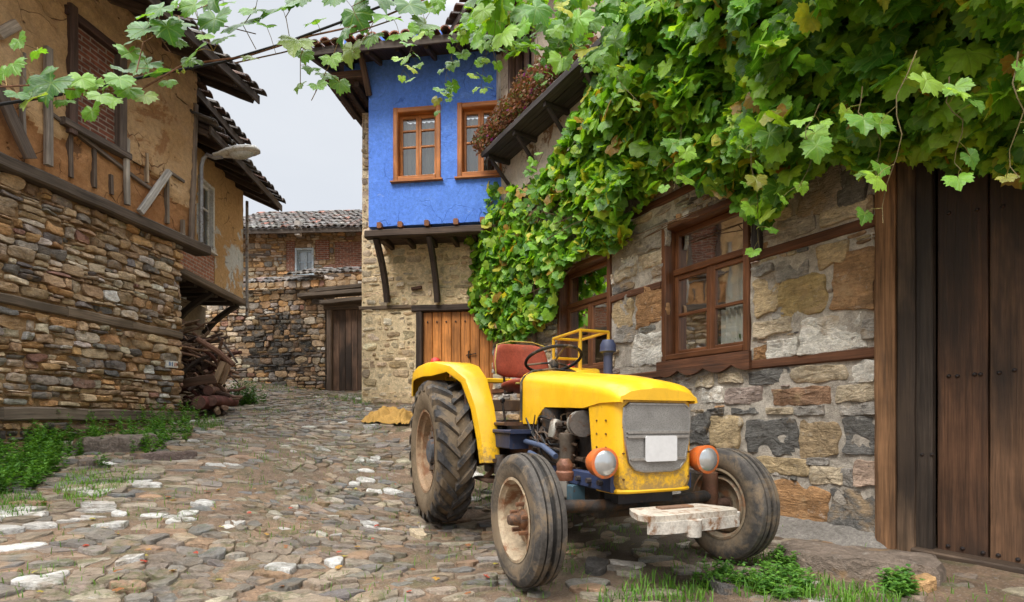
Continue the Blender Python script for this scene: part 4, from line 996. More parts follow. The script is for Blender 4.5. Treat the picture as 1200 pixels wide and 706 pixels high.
M['rusty'] = V('rusty_flaking_white_paint', .75, .6, 1.25, 10, 60, .6, .005, stain=((.2, .1, .045), .57, 11), spec=.3)
M['rim'] = V('rusty_cream_rim', .7, .55, 1.2, 5, 45, .4, .004, stain=((.2, .09, .04), .54, 7))
M['rubber'] = V('muddy_tyre_rubber', .8, .45, 1.5, 5, 40, .5, .004, stain=((.17, .125, .08), .53, 5), spec=.35)
M['vinyl'] = V('worn_red_vinyl', .5, .7, 1.15, 6, 50, .25, .003, stain=((.2, .07, .04), .66, 9))
M['plate'] = V('blank_white_plate', .45, .92, 1.04, 6, 40, .05, .001, stain=((.45, .42, .38), .7, 10), fine=.05)
t = NT('perforated_grille'); p = t.attr('lc', True)
d = t.voro(t.scale(p, (1, 1, 1)), 115); n = t.noise(p, 8, 6, .7)
c = t.mix(t.ramp(d, [(.25, 0.0), (.5, 1.0)]), (.22, .215, .2), (.3, .29, .275))
c = t.mix(1, c, t.ramp(n, [(.3, .8), (.7, 1.15)]), 'MULTIPLY'); c = t.mix(t.ramp(t.noise(p, 13, 5, .7), [(.68, 0.0), (.7, .9)]), c, (.07, .04, .025))
M['grille'] = t.set(col=c, rough=.5, metal=.35, normal=t.bump(d, .2, .003))
t = NT('headlight_lens'); p = t.attr('lc', True); w_ = t.noise(t.scale(p, (1, 60, 8)), 2, 2)
M['lens'] = t.set(col=(.5, .52, .52), rough=.1, metal=.6, normal=t.bump(w_, .35, .004), coat=1.0)
M['chrome'] = V('dull_chrome', .3, .8, 1.1, 8, 60, .1, .002, metal=.9)
YEL = (.84, .475, .014)
def tb(mb, name, mats, parent=None, sharp=40): return mb.build(name, mats, parent or TR, local=True, sharp=sharp)
def bx(mb, x0, x1, y0, y1, z0, z1, col, mi=0): mb.bar((x0, (y0+y1)/2, (z0+z1)/2), (x1, (y0+y1)/2, (z0+z1)/2), abs(y1-y0), abs(z1-z0), (0, 0, 1), col, mi, ch=.008)
# --- wheels
def wheel(name, x, y, r, w, front, side):
    ax = V3(0, side, 0); c = V3(x, y, r)
    wh = bpy.data.objects.new(name, None); COL.objects.link(wh); wh.parent = TR; wh.empty_display_size = .1
    mb = MB(); TY, MU = ((.055, .05, .046), (.12, .095, .068)) if front else ((.04, .04, .042), (.17, .125, .078))
    if front:
        ri = r*.6; p = []
        p += [(ri, -w*.36, MU), (ri+.015, -w*.42, MU), (r*.76, -w*.52, MU), (r*.88, -w*.5, TY), (r*.95, -w*.44, TY)]
        ribs = [-.40, -.25, -.24, -.2, -.19, -.08, -.07, -.03, .03, .07, .08, .19, .2, .24, .25, .40]
        lev = [.975, .985, .945, .945, .993, .997, .95, .95, .95, .95, .997, .993, .945, .945, .985, .975]
        p += [(r*lv, w*q, (.03, .027, .024) if lv < .97 else (.085, .075, .065)) for q, lv in zip(ribs, lev)]
        p += [(r*.95, w*.44, TY), (r*.88, w*.5, TY), (r*.86, w*.505, MU), (r*.84, w*.49, TY), (r*.76, w*.52, MU), (ri+.015, w*.42, MU), (ri, w*.36, MU)]
        mb.lathe(p, c, ax, 72, TY, 0, caps=False)
    else:
        ri = r*.56
        p = [(ri, -w*.38, MU), (ri+.02, -w*.44, MU), (r*.74, -w*.52, MU), (r*.86, -w*.5, MU), (r*.915, -w*.42, TY), (r*.935, -w*.2, MU), (r*.94, 0, MU), (r*.935, w*.2, MU), (r*.915, w*.42, TY), (r*.86, w*.5, MU), (r*.74, w*.52, MU), (ri+.02, w*.44, MU), (ri, w*.38, MU)]
        mb.lathe(p, c, ax, 72, TY, 0, caps=False)
        nl = 21
        for sg in (1, -1):
            for k in range(nl):
                a0 = 2*math.pi*(k+(.5 if sg < 0 else 0))/nl; vs = []; cc = []
                for i in range(6):
                    t_ = i/5; yy = lerp(-.03, .53, t_)*w*sg; an = a0+t_*.3
                    base = r*lerp(.93, .915, t_) if t_ < .85 else r*.86; topr = r*lerp(1.0, .985, t_) if t_ < .9 else r*.93
                    hw = lerp(.034, .047, t_)
                    for (da, rr_) in ((-hw*1.25/r, base-.01), (-hw*.8/r, topr), (hw*.8/r, topr), (hw*1.25/r, base-.01)):
                        vs.append(c+V3(math.cos(an+da)*rr_, 0, math.sin(an+da)*rr_)+ax*yy); cc.append((.052, .05, .05) if rr_ == topr else (.1, .078, .055))
                fs = [(i*4+j, i*4+j+1, i*4+5+j, i*4+4+j) for i in range(5) for j in range(3)]+[(0, 1, 2, 3), (23, 22, 21, 20)]
                if sg*side > 0: fs = [f[::-1] for f in fs]
                mb.add(vs, fs, cc, 0)
    tb(mb, 'tyre', 'rubber', wh, 35)
    rm = MB(); RC = (.42, .33, .22) if front else (.33, .22, .13); o = w*.5
    if front:
        p = [(ri+.014, w*.44), (ri-.002, w*.45), (ri-.01, w*.34), (ri-.022, w*.3), (ri-.03, w*.02), (ri-.04, -.03), (ri*.74, -.045), (ri*.7, -.02), (ri*.6, .0), (ri*.35, .012), (.05, .012)]
    else:
        p = [(ri+.016, w*.45), (ri-.006, w*.44), (ri-.014, w*.32), (ri-.045, w*.27), (ri-.055, w*.0), (ri*.8, -.03), (ri*.72, -.01), (ri*.62, -.02), (ri*.3, -.02)]
    rm.lathe(p, c, ax, 48, RC, caps=False)
    rm.lathe([(q[0], q[1]-.012 if i > 4 else -q[1]) for i, q in enumerate(p)][::-1], c, ax, 48, mulc(RC, .6), caps=False)
    rob = tb(rm, 'rim', 'rim', wh)
    hb = MB()
    if front:
        hb.lathe([(.06, .0), (.055, .03), (.038, .045), (.034, .085), (.026, .105), (.0, .11)], c, ax, 20, (.1, .06, .04))
        for k in range(5): an = 2*math.pi*k/5+.3; q = c+V3(math.cos(an)*.085, 0, math.sin(an)*.085); hb.tube([q, q+ax*.06], .013, 6, (.2, .1, .06))
        pass
    else:
        hb.lathe([(ri*.64, -.02), (ri*.62, .03), (ri*.5, .04), (ri*.47, .07), (ri*.36, .07), (ri*.34, .03), (.1, .03), (.075, .09), (.0, .09)], c, ax, 40, (.13, .11, .095))
        hb.lathe([(.12, .02), (.11, .1), (.07, .11), (.0, .095)], c, ax, 28, (.1, .105, .115))
        for k in range(8):
            an = 2*math.pi*k/8+.2; q = c+V3(math.cos(an)*ri*.57, 0, math.sin(an)*ri*.57); hb.tube([q+ax*.0, q+ax*.065], .022, 6, (.17, .12, .085), smooth=False)
            hb.bar(q+ax*.03+V3(math.cos(an), 0, math.sin(an))*.03, q+ax*.01+V3(math.cos(an), 0, math.sin(an))*.09, .07, .03, ax, (.22, .16, .11))
    tb(hb, 'hub', 'rim' if front else 'rusty', wh)
    return wh
RRW, FRW = .66, .378
wheel('rear_wheel', 0, -.755, RRW, .31, False, -1); wheel('rear_wheel', 0, .755, RRW, .31, False, 1)
wheel('front_wheel', 2.0, -.76, FRW, .18, True, -1); wheel('front_wheel', 2.0, .74, FRW, .18, True, 1)
# --- bonnet and nose
def hood_sec(x, top, zb, hw, crease, n=5):
    half = [(0, top), (hw*.2, top-.001), (hw*.24, top-.007), (hw*.5, top-.012), (hw*.74, top-.024), (hw*.88, top-.045), (hw*.965, crease+.01), (hw*.99, crease-.01)]
    for k in range(1, n+1): half.append((hw*lerp(.99, 1.0, k/n), lerp(crease-.014, zb, k/n)))
    half.append((hw-.02, zb-.004)); half.append((hw-.022, zb+.012))
    L_ = [(x, -y, z) for y, z in half[::-1]]; return L_+[(x, y, z) for y, z in half[1:]]
mb = MB(); S = []
TOP = [(.82, 1.362), (1.9, 1.235), (2.12, 1.195), (2.2, 1.17), (2.235, 1.13)]
def top_at(x):
    for (a, b), (c_, d_) in zip(TOP, TOP[1:]):
        if x <= c_: return lerp(b, d_, (x-a)/(c_-a))
    return TOP[-1][1]
for x in [.82, .835, .9, 1.0, 1.1, 1.14, 1.17, 1.2, 1.24, 1.3, 1.5, 1.7, 1.85, 1.93, 2.05, 2.14, 2.195, 2.225, 2.235]:
    tp = top_at(x)
    hw = .295 if x < 2.1 else lerp(.295, .28, ((x-2.1)/.135)**1.8)
    cr = tp-.088
    if x <= 1.14: zb = .915
    elif x <= 1.3: zb = lerp(.915, 1.04, ((x-1.14)/.16)**.6)
    elif x <= 1.85: zb = lerp(1.04, 1.02, (x-1.3)/.55)
    else: zb = lerp(1.02, 1.046, min(1, (x-1.85)/.2))
    if x < .83: tp -= .012; hw -= .01
    S.append(hood_sec(x, tp, zb, hw, max(cr, zb+.022)))
n = len(S[0]); mb.add([p for q in S for p in q], [(i*n+j, i*n+j+1, i*n+n+j+1, i*n+n+j) for i in range(len(S)-1) for j in range(n-1)], YEL, 0, None, True)
k = len(S)-1; mb.add(S[-1], [tuple(range(n))], YEL)
bon = tb(mb, 'bonnet', 'yellow', None, 28)
mb = MB()
for k in range(9):
    an = lerp(-1.2, 1.2, k/8)
mb.tube([(.88, y, z) for y, z in ((-.3, .94), (-.302, 1.1), (-.3, 1.25), (-.28, 1.29), (-.2, 1.345), (0, 1.372), (.2, 1.345), (.28, 1.29), (.3, 1.2))], .011, 6, (.03, .03, .03)); tb(mb, 'strap', 'rubber', bon)
mb = MB(); ns = []
for (x, hw, zb) in [(1.9, .285, .99), (1.915, .287, .9), (1.93, .287, .8), (1.945, .287, .68), (1.96, .286, .58), (1.985, .285, .535), (2.02, .284, .52), (2.1, .282, .515), (2.16, .272, .515), (2.19, .255, .522), (2.202, .235, .535)]:
    zt = 1.06
    pts = [(-hw+.02, zt)]+[(-hw, lerp(zt-.01, zb+.06, q/5)) for q in range(6)]+[(-hw+.012, zb+.03), (-hw+.035, zb+.008), (-hw+.07, zb)]
    pts = pts+[(0, zb-.004)]+[(-y, z) for y, z in pts[::-1]]; ns.append([(x, y, z) for y, z in pts])
n = len(ns[0]); mb.add([p for q in ns for p in q], [(i*n+j, i*n+n+j, i*n+n+j+1, i*n+j+1) for i in range(len(ns)-1) for j in range(n-1)], YEL, 0, None, True)
mb.add(ns[-1], [tuple(range(n))], YEL)
mb.tube([(2.0, -.277, .527), (2.12, -.272, .527), (2.17, -.252, .527), (2.19, -.2, .527), (2.19, .2, .527), (2.17, .252, .527), (2.12, .272, .527), (2.0, .277, .527)], .015, 8, YEL)
nose = tb(mb, 'nose', 'yellow', None, 28)
mb = MB()
for z in (.62, .7, .78, .86, .94):
    for x in (2.0, 2.1): mb.tube([(x, -.283, z), (x, -.291, z)], .006, 6, (.2, .1, .03))
for y in (-.235, .235):
    for z in (.6, .75, .9): mb.tube([(2.19, y*1.0, z), (2.212, y*1.0, z)], .006, 6, (.2, .1, .03))
tb(mb, 'screws', 'iron', nose)
def gout(k, x):
    pts = []
    base = [(-.232, 1.012), (-.2, 1.036), (.2, 1.036), (.232, 1.012), (.238, .93), (.222, .8), (.2, .7), (.16, .655), (.1, .642), (-.1, .642), (-.16, .655), (-.2, .7), (-.222, .8), (-.238, .93)]
    return [(x, y*k, .835+(z-.835)*k) for y, z in base]
mb = MB(); o = gout(.975, 2.203); mb.prism(o, (.012, 0, 0), (.2,)*3, lc=[(y, z, 0) for (x, y, z) in o]); gr = tb(mb, 'grille', 'grille')
mb = MB(); mb.tube(gout(1.0, 2.21)+gout(1.0, 2.21)[:2], .009, 6, (.42, .41, .39), caps=False)
for (z, hw) in ((.872, .222), (.846, .222), (.716, .2)): bx(mb, 2.214, 2.226, -hw, hw, z-.008, z+.008, (.48, .47, .45))
tb(mb, 'grille_trim', 'chrome', gr)
mb = MB(); bx(mb, 2.228, 2.234, -.1, .125, .7, .85, (.66, .66, .66)); tb(mb, 'number_plate', 'plate')
for sg in (-1, 1):
    mb = MB(); c = (2.2, sg*.37, .7)
    mb.lathe([(.0, -.12), (.035, -.114), (.062, -.09), (.08, -.05), (.085, -.01), (.088, .006), (.088, .024), (.075, .028)], c, (1, 0, 0), 28, (.62, .14, .025))
    mb.tube([(2.12, sg*.36, .68), (2.1, sg*.3, .66), (2.02, sg*.25, .64)], .016, 8, (.5, .12, .03))
    hl = tb(mb, 'headlight', 'orange'); mb = MB(); mb.lathe([(.074, .026), (.062, .036), (.035, .044), (0, .047)], c, (1, 0, 0), 28, (.7,)*3); tb(mb, 'lens', 'lens', hl)
# --- air cleaner stack
mb = MB(); mb.lathe([(.034, 0), (.034, .2), (.04, .2), (.04, .215), (.062, .225), (.058, .25), (.058, .275), (.04, .31), (0, .315)], (1.45, .15, 1.225), (0, 0, 1), 22, (.03, .04, .09)); tb(mb, 'air_intake', 'navy')
# --- fenders
FP = [(-.57, 1.2), (-.55, 1.36), (-.47, 1.455), (-.3, 1.475), (.0, 1.475), (.2, 1.465), (.37, 1.42), (.5, 1.3), (.62, 1.06), (.7, .8), (.735, .6)]
FW = [.915, .915, .915, .915, .915, .88, .78, .68, .63, .605, .59]
FI = [.52, .52, .52, .52, .52, .51, .49, .46, .44, .43, .43]
for sg in (-1, 1):
    mb = MB(); rows = []
    for i, (x, z) in enumerate(FP):
        a = FP[max(0, i-1)]; b = FP[min(len(FP)-1, i+1)]; tx, tz = b[0]-a[0], b[1]-a[1]; l = math.hypot(tx, tz); nxx, nzz = -tz/l, tx/l
        if nzz < 0 and i < 3: pass
        dn = V3(nxx, 0, nzz)
        if dn.dot(V3(x, 0, z-.68)) < 0: dn = -dn
        wf = FW[i]-.915; fi = FI[i]; P = V3(x, 0, z); rows.append([P+V3(0, sg*fi, 0), P+V3(0, sg*(fi+.01), 0)+dn*.004, P+V3(0, sg*(.86+wf), 0)+dn*.006, P+V3(0, sg*(.89+wf), 0)-dn*.006, P+V3(0, sg*(.912+wf), 0)-dn*.045, P+V3(0, sg*(.914+wf), 0)-dn*(.125 if i < 6 else .06)])
    lip = lambda i: rows[i]
    n = 6; vs = [p for q in rows for p in q]
    fs = [(i*n+j, i*n+j+1, i*n+n+j+1, i*n+n+j) for i in range(len(rows)-1) for j in range(n-1)]
    mb.add(vs, fs, YEL, 0, None, True)
    mb.add([p+V3(0, 0, -.006) if j < 3 else p+V3(0, -sg*.005, -.003) for q in rows for j, p in enumerate(q)], [f[::-1] for f in fs], mulc(YEL, .8), 0, None, True)
    fe = tb(mb, 'fender', 'yellow', None, 30)
    mb = MB(); ins = [(x-.005, sg*.5, z-.01) for x, z in FP]+[(.45, sg*.525, .55), (.25, sg*.525, .62), (-.2, sg*.525, .7), (-.5, sg*.525, 1.0)]
    mb.prism(ins, (0, -sg*.012, 0), (.1, .055, .03)); mb.bar((.5, sg*.6, .62), (.38, sg*.62, 1.28), .05, .05, (0, 1, 0), (.09, .05, .03)); tb(mb, 'inner_plate', 'oily', fe)
    mb = MB(); mb.lathe([(.05, 0), (.055, .02), (.053, .04), (.042, .062), (.02, .076), (0, .08)], (-.2, sg*.74, 1.477), (0, 0, 1), 20, (.5, .03, .02)); tb(mb, 'tail_lamp', 'vinyl', fe)
# --- hand rail on the far fender
mb = MB(); ry0, ry1, rx0, rx1, zt_ = .58, .9, -.28, .3, 1.83
def sq(a, b, w=.027): mb.bar(a, b, w, w, (0, 0, 1) if abs(Vector(b).z-Vector(a).z) < .05 else (1, 0, 0), YEL, ch=.006)
for (x, y) in ((rx0, ry0), (rx1, ry0), (rx1, ry1), (rx0, ry1)): sq((x, y, 1.5 if x < .2 else 1.43), (x, y, zt_))
sq((rx0, ry0, zt_), (rx1, ry0, zt_)); sq((rx0, ry1, zt_), (rx1, ry1, zt_)); sq((rx0, ry0, zt_+.001), (rx0, ry1, zt_+.001)); sq((rx1, ry0, zt_-.002), (rx1, ry1, zt_-.002))
sq((rx0, ry0, 1.62), (rx0, ry1, 1.62)); tb(mb, 'hand_rail', 'yellow')
mb = MB(); mb.bar((-.35, -.6, 1.36), (-.35, .6, 1.36), .05, .05, (0, 0, 1), YEL, ch=.01); mb.bar((-.3, -.55, 1.1), (-.3, .55, 1.1), .06, .12, (0, 0, 1), (.12, .07, .04)); tb(mb, 'cross_bar', 'yellow')
# --- seat
st = bpy.data.objects.new('seat', None); COL.objects.link(st); st.parent = TR
def pad(name, cx, cy, cz, hx, hy, hz, tilt, col, pw=4.0):
    mb = MB(); NU, NV = 28, 14; vs = []
    def se(c_, p): return math.copysign(abs(c_)**(2/p), c_)
    for j in range(NV+1):
        ph = -math.pi/2+math.pi*j/NV
        for i in range(NU):
            th = 2*math.pi*i/NU
            X = hx*se(math.cos(ph), 2.5)*se(math.cos(th), pw); Y = hy*se(math.cos(ph), 2.5)*se(math.sin(th), pw); Z = hz*se(math.sin(ph), 2.5)
            if name == 'cushion': Z += -.03*(1-(Y/hy)**2)+.03*(abs(X/hx)**3 if X > 0 else 0)
            else: X, Z = Z-.05*(1-(Y/hy)**2)*.9, X; Y *= 1-.1*(Z/hx)
            c_, s_ = math.cos(tilt), math.sin(tilt); vs.append((cx+X*c_+Z*s_, cy+Y, cz-X*s_+Z*c_))
    mb.add(vs, [(j*NU+i, j*NU+(i+1) % NU, j*NU+NU+(i+1) % NU, j*NU+NU+i) for j in range(NV) for i in range(NU)], col, 0, None, True); return tb(mb, name, 'vinyl', st, 0)
SB = (.36, .07, .035)
pad('backrest', .13, .02, 1.53, .17, .285, .045, -.2, SB); pad('cushion', .34, 0, 1.28, .2, .23, .055, -.06, (.32, .06, .03))
mb = MB()
for sg in (-1, 1): mb.tube([(.08, sg*.14, 1.42), (.11, sg*.14, 1.2), (.3, sg*.14, 1.2)], .012, 6, (.05, .045, .04))
mb.tube([(.34, 0, 1.22), (.33, 0, 1.1), (.3, 0, .95)], .06, 8, (.04, .038, .036)); mb.tube([(.52, -.2, 1.27), (.54, 0, 1.265), (.52, .2, 1.27)], .01, 6, (.5, .4, .1)); tb(mb, 'seat_frame', 'iron', st)
mb = MB(); mb.tube([(.19-.016, y, z) for y, z in [(-.255, 1.38), (-.265, 1.5)]]+[(.16, -.24, 1.66), (.155, -.1, 1.70), (.155, .13, 1.70), (.16, .28, 1.66)], .006, 6, (.6, .45, .1)); tb(mb, 'piping', 'vinyl', st)
# --- steering
sc_ = V3(.76, .05, 1.465); sn = V3(-.36, 0, .93).normalized(); e1 = V3(0, 1, 0); e2 = sn.cross(e1)
mb = MB(); mb.tube([sc_+e1*(.24*math.cos(2*math.pi*i/40))+e2*(.24*math.sin(2*math.pi*i/40)) for i in range(41)], .0135, 10, (.018, .017, .017), caps=False)
for k in range(3):
    an = 2*math.pi*k/3+.5; d = e1*math.cos(an)+e2*math.sin(an); mb.tube([sc_+d*.235, sc_+d*.1-sn*.015, sc_-sn*.03], .009, 6, (.02, .02, .02))
mb.lathe([(.0, .012), (.03, .008), (.036, -.02), (.03, -.06)], sc_-sn*.02, sn, 16, (.02, .02, .02)); sw_ = tb(mb, 'steering_wheel', 'rubber')
mb = MB(); mb.tube([sc_-sn*.05, sc_-sn*.5], .022, 8, (.03, .03, .035)); tb(mb, 'steering_column', 'iron')
# --- transmission, engine, frame
OIL = (.06, .05, .043); RUS = (.12, .06, .035); NAV = (.025, .04, .1)
mb = MB(); bx(mb, -.32, .95, -.2, .2, .42, .86, OIL); bx(mb, -.3, .35, -.26, .26, .5, .95, OIL); mb.lathe([(.17, -.5), (.15, -.3), (.2, -.2), (.2, .2), (.15, .3), (.17, .5)], (0, 0, RRW), (0, 1, 0), 20, OIL)
mb.lathe([(.06, -.75), (.06, .75)], (0, 0, RRW), (0, 1, 0), 16, RUS)
for (x, z) in ((-.2, .6), (-.05, .6), (.1, .55), (.5, .5), (.7, .5), (.9, .5), (.6, .8), (.8, .8)): mb.tube([(x, -.27 if x < .3 else -.21, z), (x, -.3 if x < .3 else -.235, z)], .018, 6, RUS)
bx(mb, .55, 1.1, -.3, -.2, .55, .8, RUS); bx(mb, .3, .5, -.38, -.22, .55, .72, RUS)
tb(mb, 'transmission', 'oily')
mb = MB(); bx(mb, .95, 1.88, -.19, .19, .42, .86, OIL); bx(mb, 1.0, 1.85, -.15, .15, .86, 1.0, (.075, .06, .05)); bx(mb, 1.1, 1.75, -.1, .12, 1.0, 1.08, (.05, .045, .04)); bx(mb, 1.0, 1.8, -.15, .15, .3, .42, OIL)
for k in range(3): x = 1.15+.24*k; mb.lathe([(.05, 0), (.05, .1), (.035, .12), (.03, .15)], (x, -.12, .96), (0, 0, 1), 12, (.07, .05, .04))
bx(mb, 1.25, 1.62, -.29, -.2, .62, .8, (.1, .075, .055))
for k in range(4): mb.lathe([(.022, 0), (.022, .07), (.014, .075), (.012, .1)], (1.29+.09*k, -.245, .8), (0, 0, 1), 10, (.16, .13, .1))
eng = tb(mb, 'engine', 'oily')
mb = MB()
for k in range(4):
    x0 = 1.29+.09*k; x1 = 1.08+.22*k
    mb.tube([(x0, -.245, .88), (x0+.0, -.25, .95+.012*k), (lerp(x0, x1, .5), -.245, .985), (x1, -.2, .99), (x1, -.13, 1.0)], .0055, 6, (.2, .15, .1))
for k in range(7): a = V3(U(1.05, 1.75), -.24, U(.62, .95)); b = V3(U(1.05, 1.75), -.22, U(.5, .95)); mb.tube([a, (a+b)/2+V3(0, -.05, -.05*U(-1, 1)), b], .007, 6, mulc((.05, .045, .04), U(.6, 2)))
mb.tube([(.7, -.26, .82), (.9, -.31, .84), (1.2, -.3, .78), (1.5, -.27, .6)], .012, 6, (.03, .03, .03)); mb.tube([(.96, -.29, .96), (1.08, -.3, .85), (1.22, -.29, .74)], .011, 6, (.03, .03, .03))
mb.tube([(1.13, -.29, .985), (1.1, -.3, .86), (1.2, -.28, .7), (1.4, -.27, .56)], .009, 6, (.03, .03, .03)); 
for k in range(9):
    y0 = V3(U(.98, 1.3), -.27, U(.6, .98)); y1 = V3(U(1.4, 1.8), -.26, U(.52, .98)); ym = (y0+y1)/2+V3(0, -.06, U(-.12, .1)); mb.tube([y0, y0.lerp(ym, .6)+V3(0, -.02, .02), ym, ym.lerp(y1, .5), y1], U(.005, .011), 6, rnd.choice([(.02, .02, .02), (.09, .06, .04), (.16, .12, .09), (.03, .03, .03)]))
for k in range(26):
    x = U(1.0, 1.72); z = U(.55, .98); w_ = U(.02, .06); bx(mb, x, x+U(.03, .12), -.25-U(0, .04), -.18, z, z+w_, mulc((.1, .07, .05), U(.5, 2)))
for k in range(14):
    c0 = V3(U(1.0, 1.75), -.26-U(0, .03), U(.55, .97)); mb.tube([c0, c0+V3(0, -.04, 0)], U(.01, .025), 8, mulc((.13, .1, .08), U(.5, 2)), smooth=False)
tb(mb, 'fuel_pipes', 'iron', eng)
mb = MB(); mb.lathe([(.0, -.05), (.075, -.05), (.08, -.03), (.08, .03), (.05, .05), (.0, .055)], (1.77, -.27, .92), (1, -.25, 0), 22, (.13, .122, .112)); mb.lathe([(.085, -.007), (.072, 0), (.085, .007)], (1.83, -.285, .92), (1, -.25, 0), 22, (.12, .11, .1))
mb.lathe([(.082, -.03), (.084, -.025), (.084, -.015), (.082, -.01)], (1.77, -.27, .92), (1, -.25, 0), 22, (.36, .34, .3)); tb(mb, 'alternator', 'metal', eng)
mb = MB(); mb.lathe([(.0, .0), (.05, 0), (.055, .02), (.055, .15), (.06, .16), (.06, .19), (.02, .2), (.0, .2)], (1.62, -.28, .66), (0, 0, 1), 18, (.16, .13, .1)); mb.lathe([(.04, 0), (.045, .02), (.045, .11), (.03, .13), (0, .13)], (1.47, -.31, .82), (0, .2, 1), 14, (.3, .28, .24)); tb(mb, 'fuel_filter', 'metal', eng)
mb = MB(); mb.lathe([(.0, 0), (.085, .0), (.1, .03), (.1, .16), (.08, .19), (0, .19)], (1.28, -.2, .86), (0, 0, 1), 20, (.05, .045, .042)); tb(mb, 'oil_bath', 'oily', eng)
mb = MB(); bx(mb, 1.87, 1.96, -.25, .25, .52, 1.04, (.04, .04, .04)); mb.lathe([(.02, 0), (.2, .01), (.2, .02)], (1.84, 0, .8), (1, 0, 0), 24, (.05, .05, .05)); tb(mb, 'radiator', 'oily')
mb = MB()
for sg in (-1, 1): bx(mb, 1.35, 2.16, sg*.27-.025, sg*.27+.025, .52, .62, NAV); [mb.tube([(1.42+.13*k, sg*.29, .57), (1.42+.13*k, sg*.325, .57)], .017, 6, (.05, .04, .04), smooth=False) for k in range(6)]
bx(mb, 1.95, 2.1, -.2, .2, .44, .51, (.03, .03, .035)); bx(mb, 1.7, 1.78, -.33, -.24, .36, .52, (.05, .1, .13)); bx(mb, 1.52, 1.66, -.31, -.2, .42, .54, (.3, .28, .25))
tb(mb, 'front_frame', 'navy')
mb = MB(); bx(mb, .45, 1.08, -.48, -.24, .84, .87, (.022, .032, .075)); bx(mb, .5, 1.02, -.46, -.26, .72, .84, (.02, .03, .07)); bx(mb, .45, 1.05, .24, .48, .72, .86, (.03, .045, .11)); mb.lathe([(.0, 0), (.045, .0), (.06, .03), (.05, .05), (0, .06)], (.56, -.4, .88), (0, 0, 1), 14, (.03, .06, .14)); tb(mb, 'side_box', 'navy')
mb = MB(); bx(mb, .15, .75, -.5, .5, .6, .63, (.1, .06, .04)); bx(mb, .3, .9, -.46, -.22, .9, .93, (.11, .06, .04)); bx(mb, .4, .75, -.55, -.35, .43, .455, (.1, .06, .04)); mb.bar((.55, -.5, .45), (.55, -.3, .62), .04, .02, (1, 0, 0), RUS); mb.lathe([(.055, 0), (.055, .16)], (.72, -.42, .5), (0, 0, 1), 14, (.09, .075, .065)); tb(mb, 'foot_plate', 'oily')
for (x, y, h_) in ((.6, .06, 1.12), (.68, -.1, 1.08), (.48, -.27, 1.1)):
    mb = MB(); mb.tube([(x, y, .85), (x-.05, y-.02, h_)], .011, 8, (.04, .035, .03)); mb.lathe([(0, -.025), (.022, -.012), (.024, .01), (0, .028)], (x-.05, y-.02, h_+.02), (0, 0, 1), 12, (.02, .02, .02)); tb(mb, 'gear_lever', 'iron')
mb = MB(); bx(mb, .8, .86, -.23, .23, .9, 1.3, (.04, .04, .05)); mb.lathe([(.0, -.02), (.07, -.02), (.075, 0)], (.79, .05, 1.24), (1, 0, 0), 16, (.3, .3, .3)); tb(mb, 'dashboard', 'oily')
mb = MB(); mb.tube([(2.0, -.64, .44), (2.0, -.3, .42), (2.0, .3, .42), (2.0, .64, .44)], .04, 10, (.045, .04, .037))
for sg in (-1, 1): mb.lathe([(.045, -.12), (.05, -.1), (.05, .16), (.035, .17), (.035, .2)], (2.0, sg*.6, .43), (0, 0, 1), 14, (.16, .075, .045)); mb.tube([(2.0, sg*.6, FRW), (2.0, sg*.76, FRW)], .035, 10, (.12, .07, .05)); mb.bar((2.0, sg*.6, .58), (1.82, sg*.52, .6), .05, .03, (0, 0, 1), (.2, .19, .18))
mb.lathe([(.05, 0), (.055, .02), (.055, .05), (.045, .06), (.05, .08), (.05, .1), (.03, .13)], (1.95, -.48, .58), (0, 0, 1), 14, (.17, .075, .045)); tb(mb, 'front_axle', 'oily')
mb = MB(); mb.tube([(1.2, -.37, .7), (1.5, -.4, .66), (1.83, -.52, .6)], .022, 10, (.05, .075, .14)); mb.tube([(1.05, -.34, .78), (1.4, -.36, .76), (1.62, -.37, .7)], .02, 10, (.06, .085, .15)); mb.tube([(1.83, -.52, .61), (1.7, -.45, .61), (1.5, -.5, .585)], .014, 8, (.28, .28, .3)); tb(mb, 'steering_rod', 'navy'); mb = MB()
mb.tube([(1.2, .37, .7), (1.5, .4, .66), (1.83, .52, .6)], .022, 10, (.05, .075, .14)); tb(mb, 'steering_rod', 'navy')
# --- front drawbar plate
mb = MB(); o = [(2.27, -.24), (2.36, -.29), (2.46, -.32), (2.51, -.3), (2.53, -.2), (2.53, .2), (2.52, .3), (2.46, .33), (2.36, .29), (2.27, .24)]
mb.prism([(x, y, .415) for x, y in o], (0, 0, .03), (.45, .4, .33)); mb.prism([(x, y, .35) for x, y in [(2.515, -.29), (2.54, -.2), (2.54, .2), (2.525, .3), (2.505, .3), (2.52, .2), (2.52, -.2), (2.495, -.29)]], (0, 0, .064), (.5, .46, .4))
bx(mb, 2.1, 2.5, -.12, .12, .36, .412, (.2, .12, .07)); mb.bar((2.35, -.1, .45), (2.35, .12, .45), .06, .012, (0, 0, 1), (.2, .12, .08))
mb.lathe([(.042, .0), (.045, .09)], (2.53, -.02, .325), (0, 0, 1), 14, (.5, .46, .4)); mb.lathe([(.042, .0), (.045, .08)], (2.47, .31, .345), (0, 0, 1), 14, (.55, .52, .46)); tb(mb, 'front_drawbar', 'rusty')
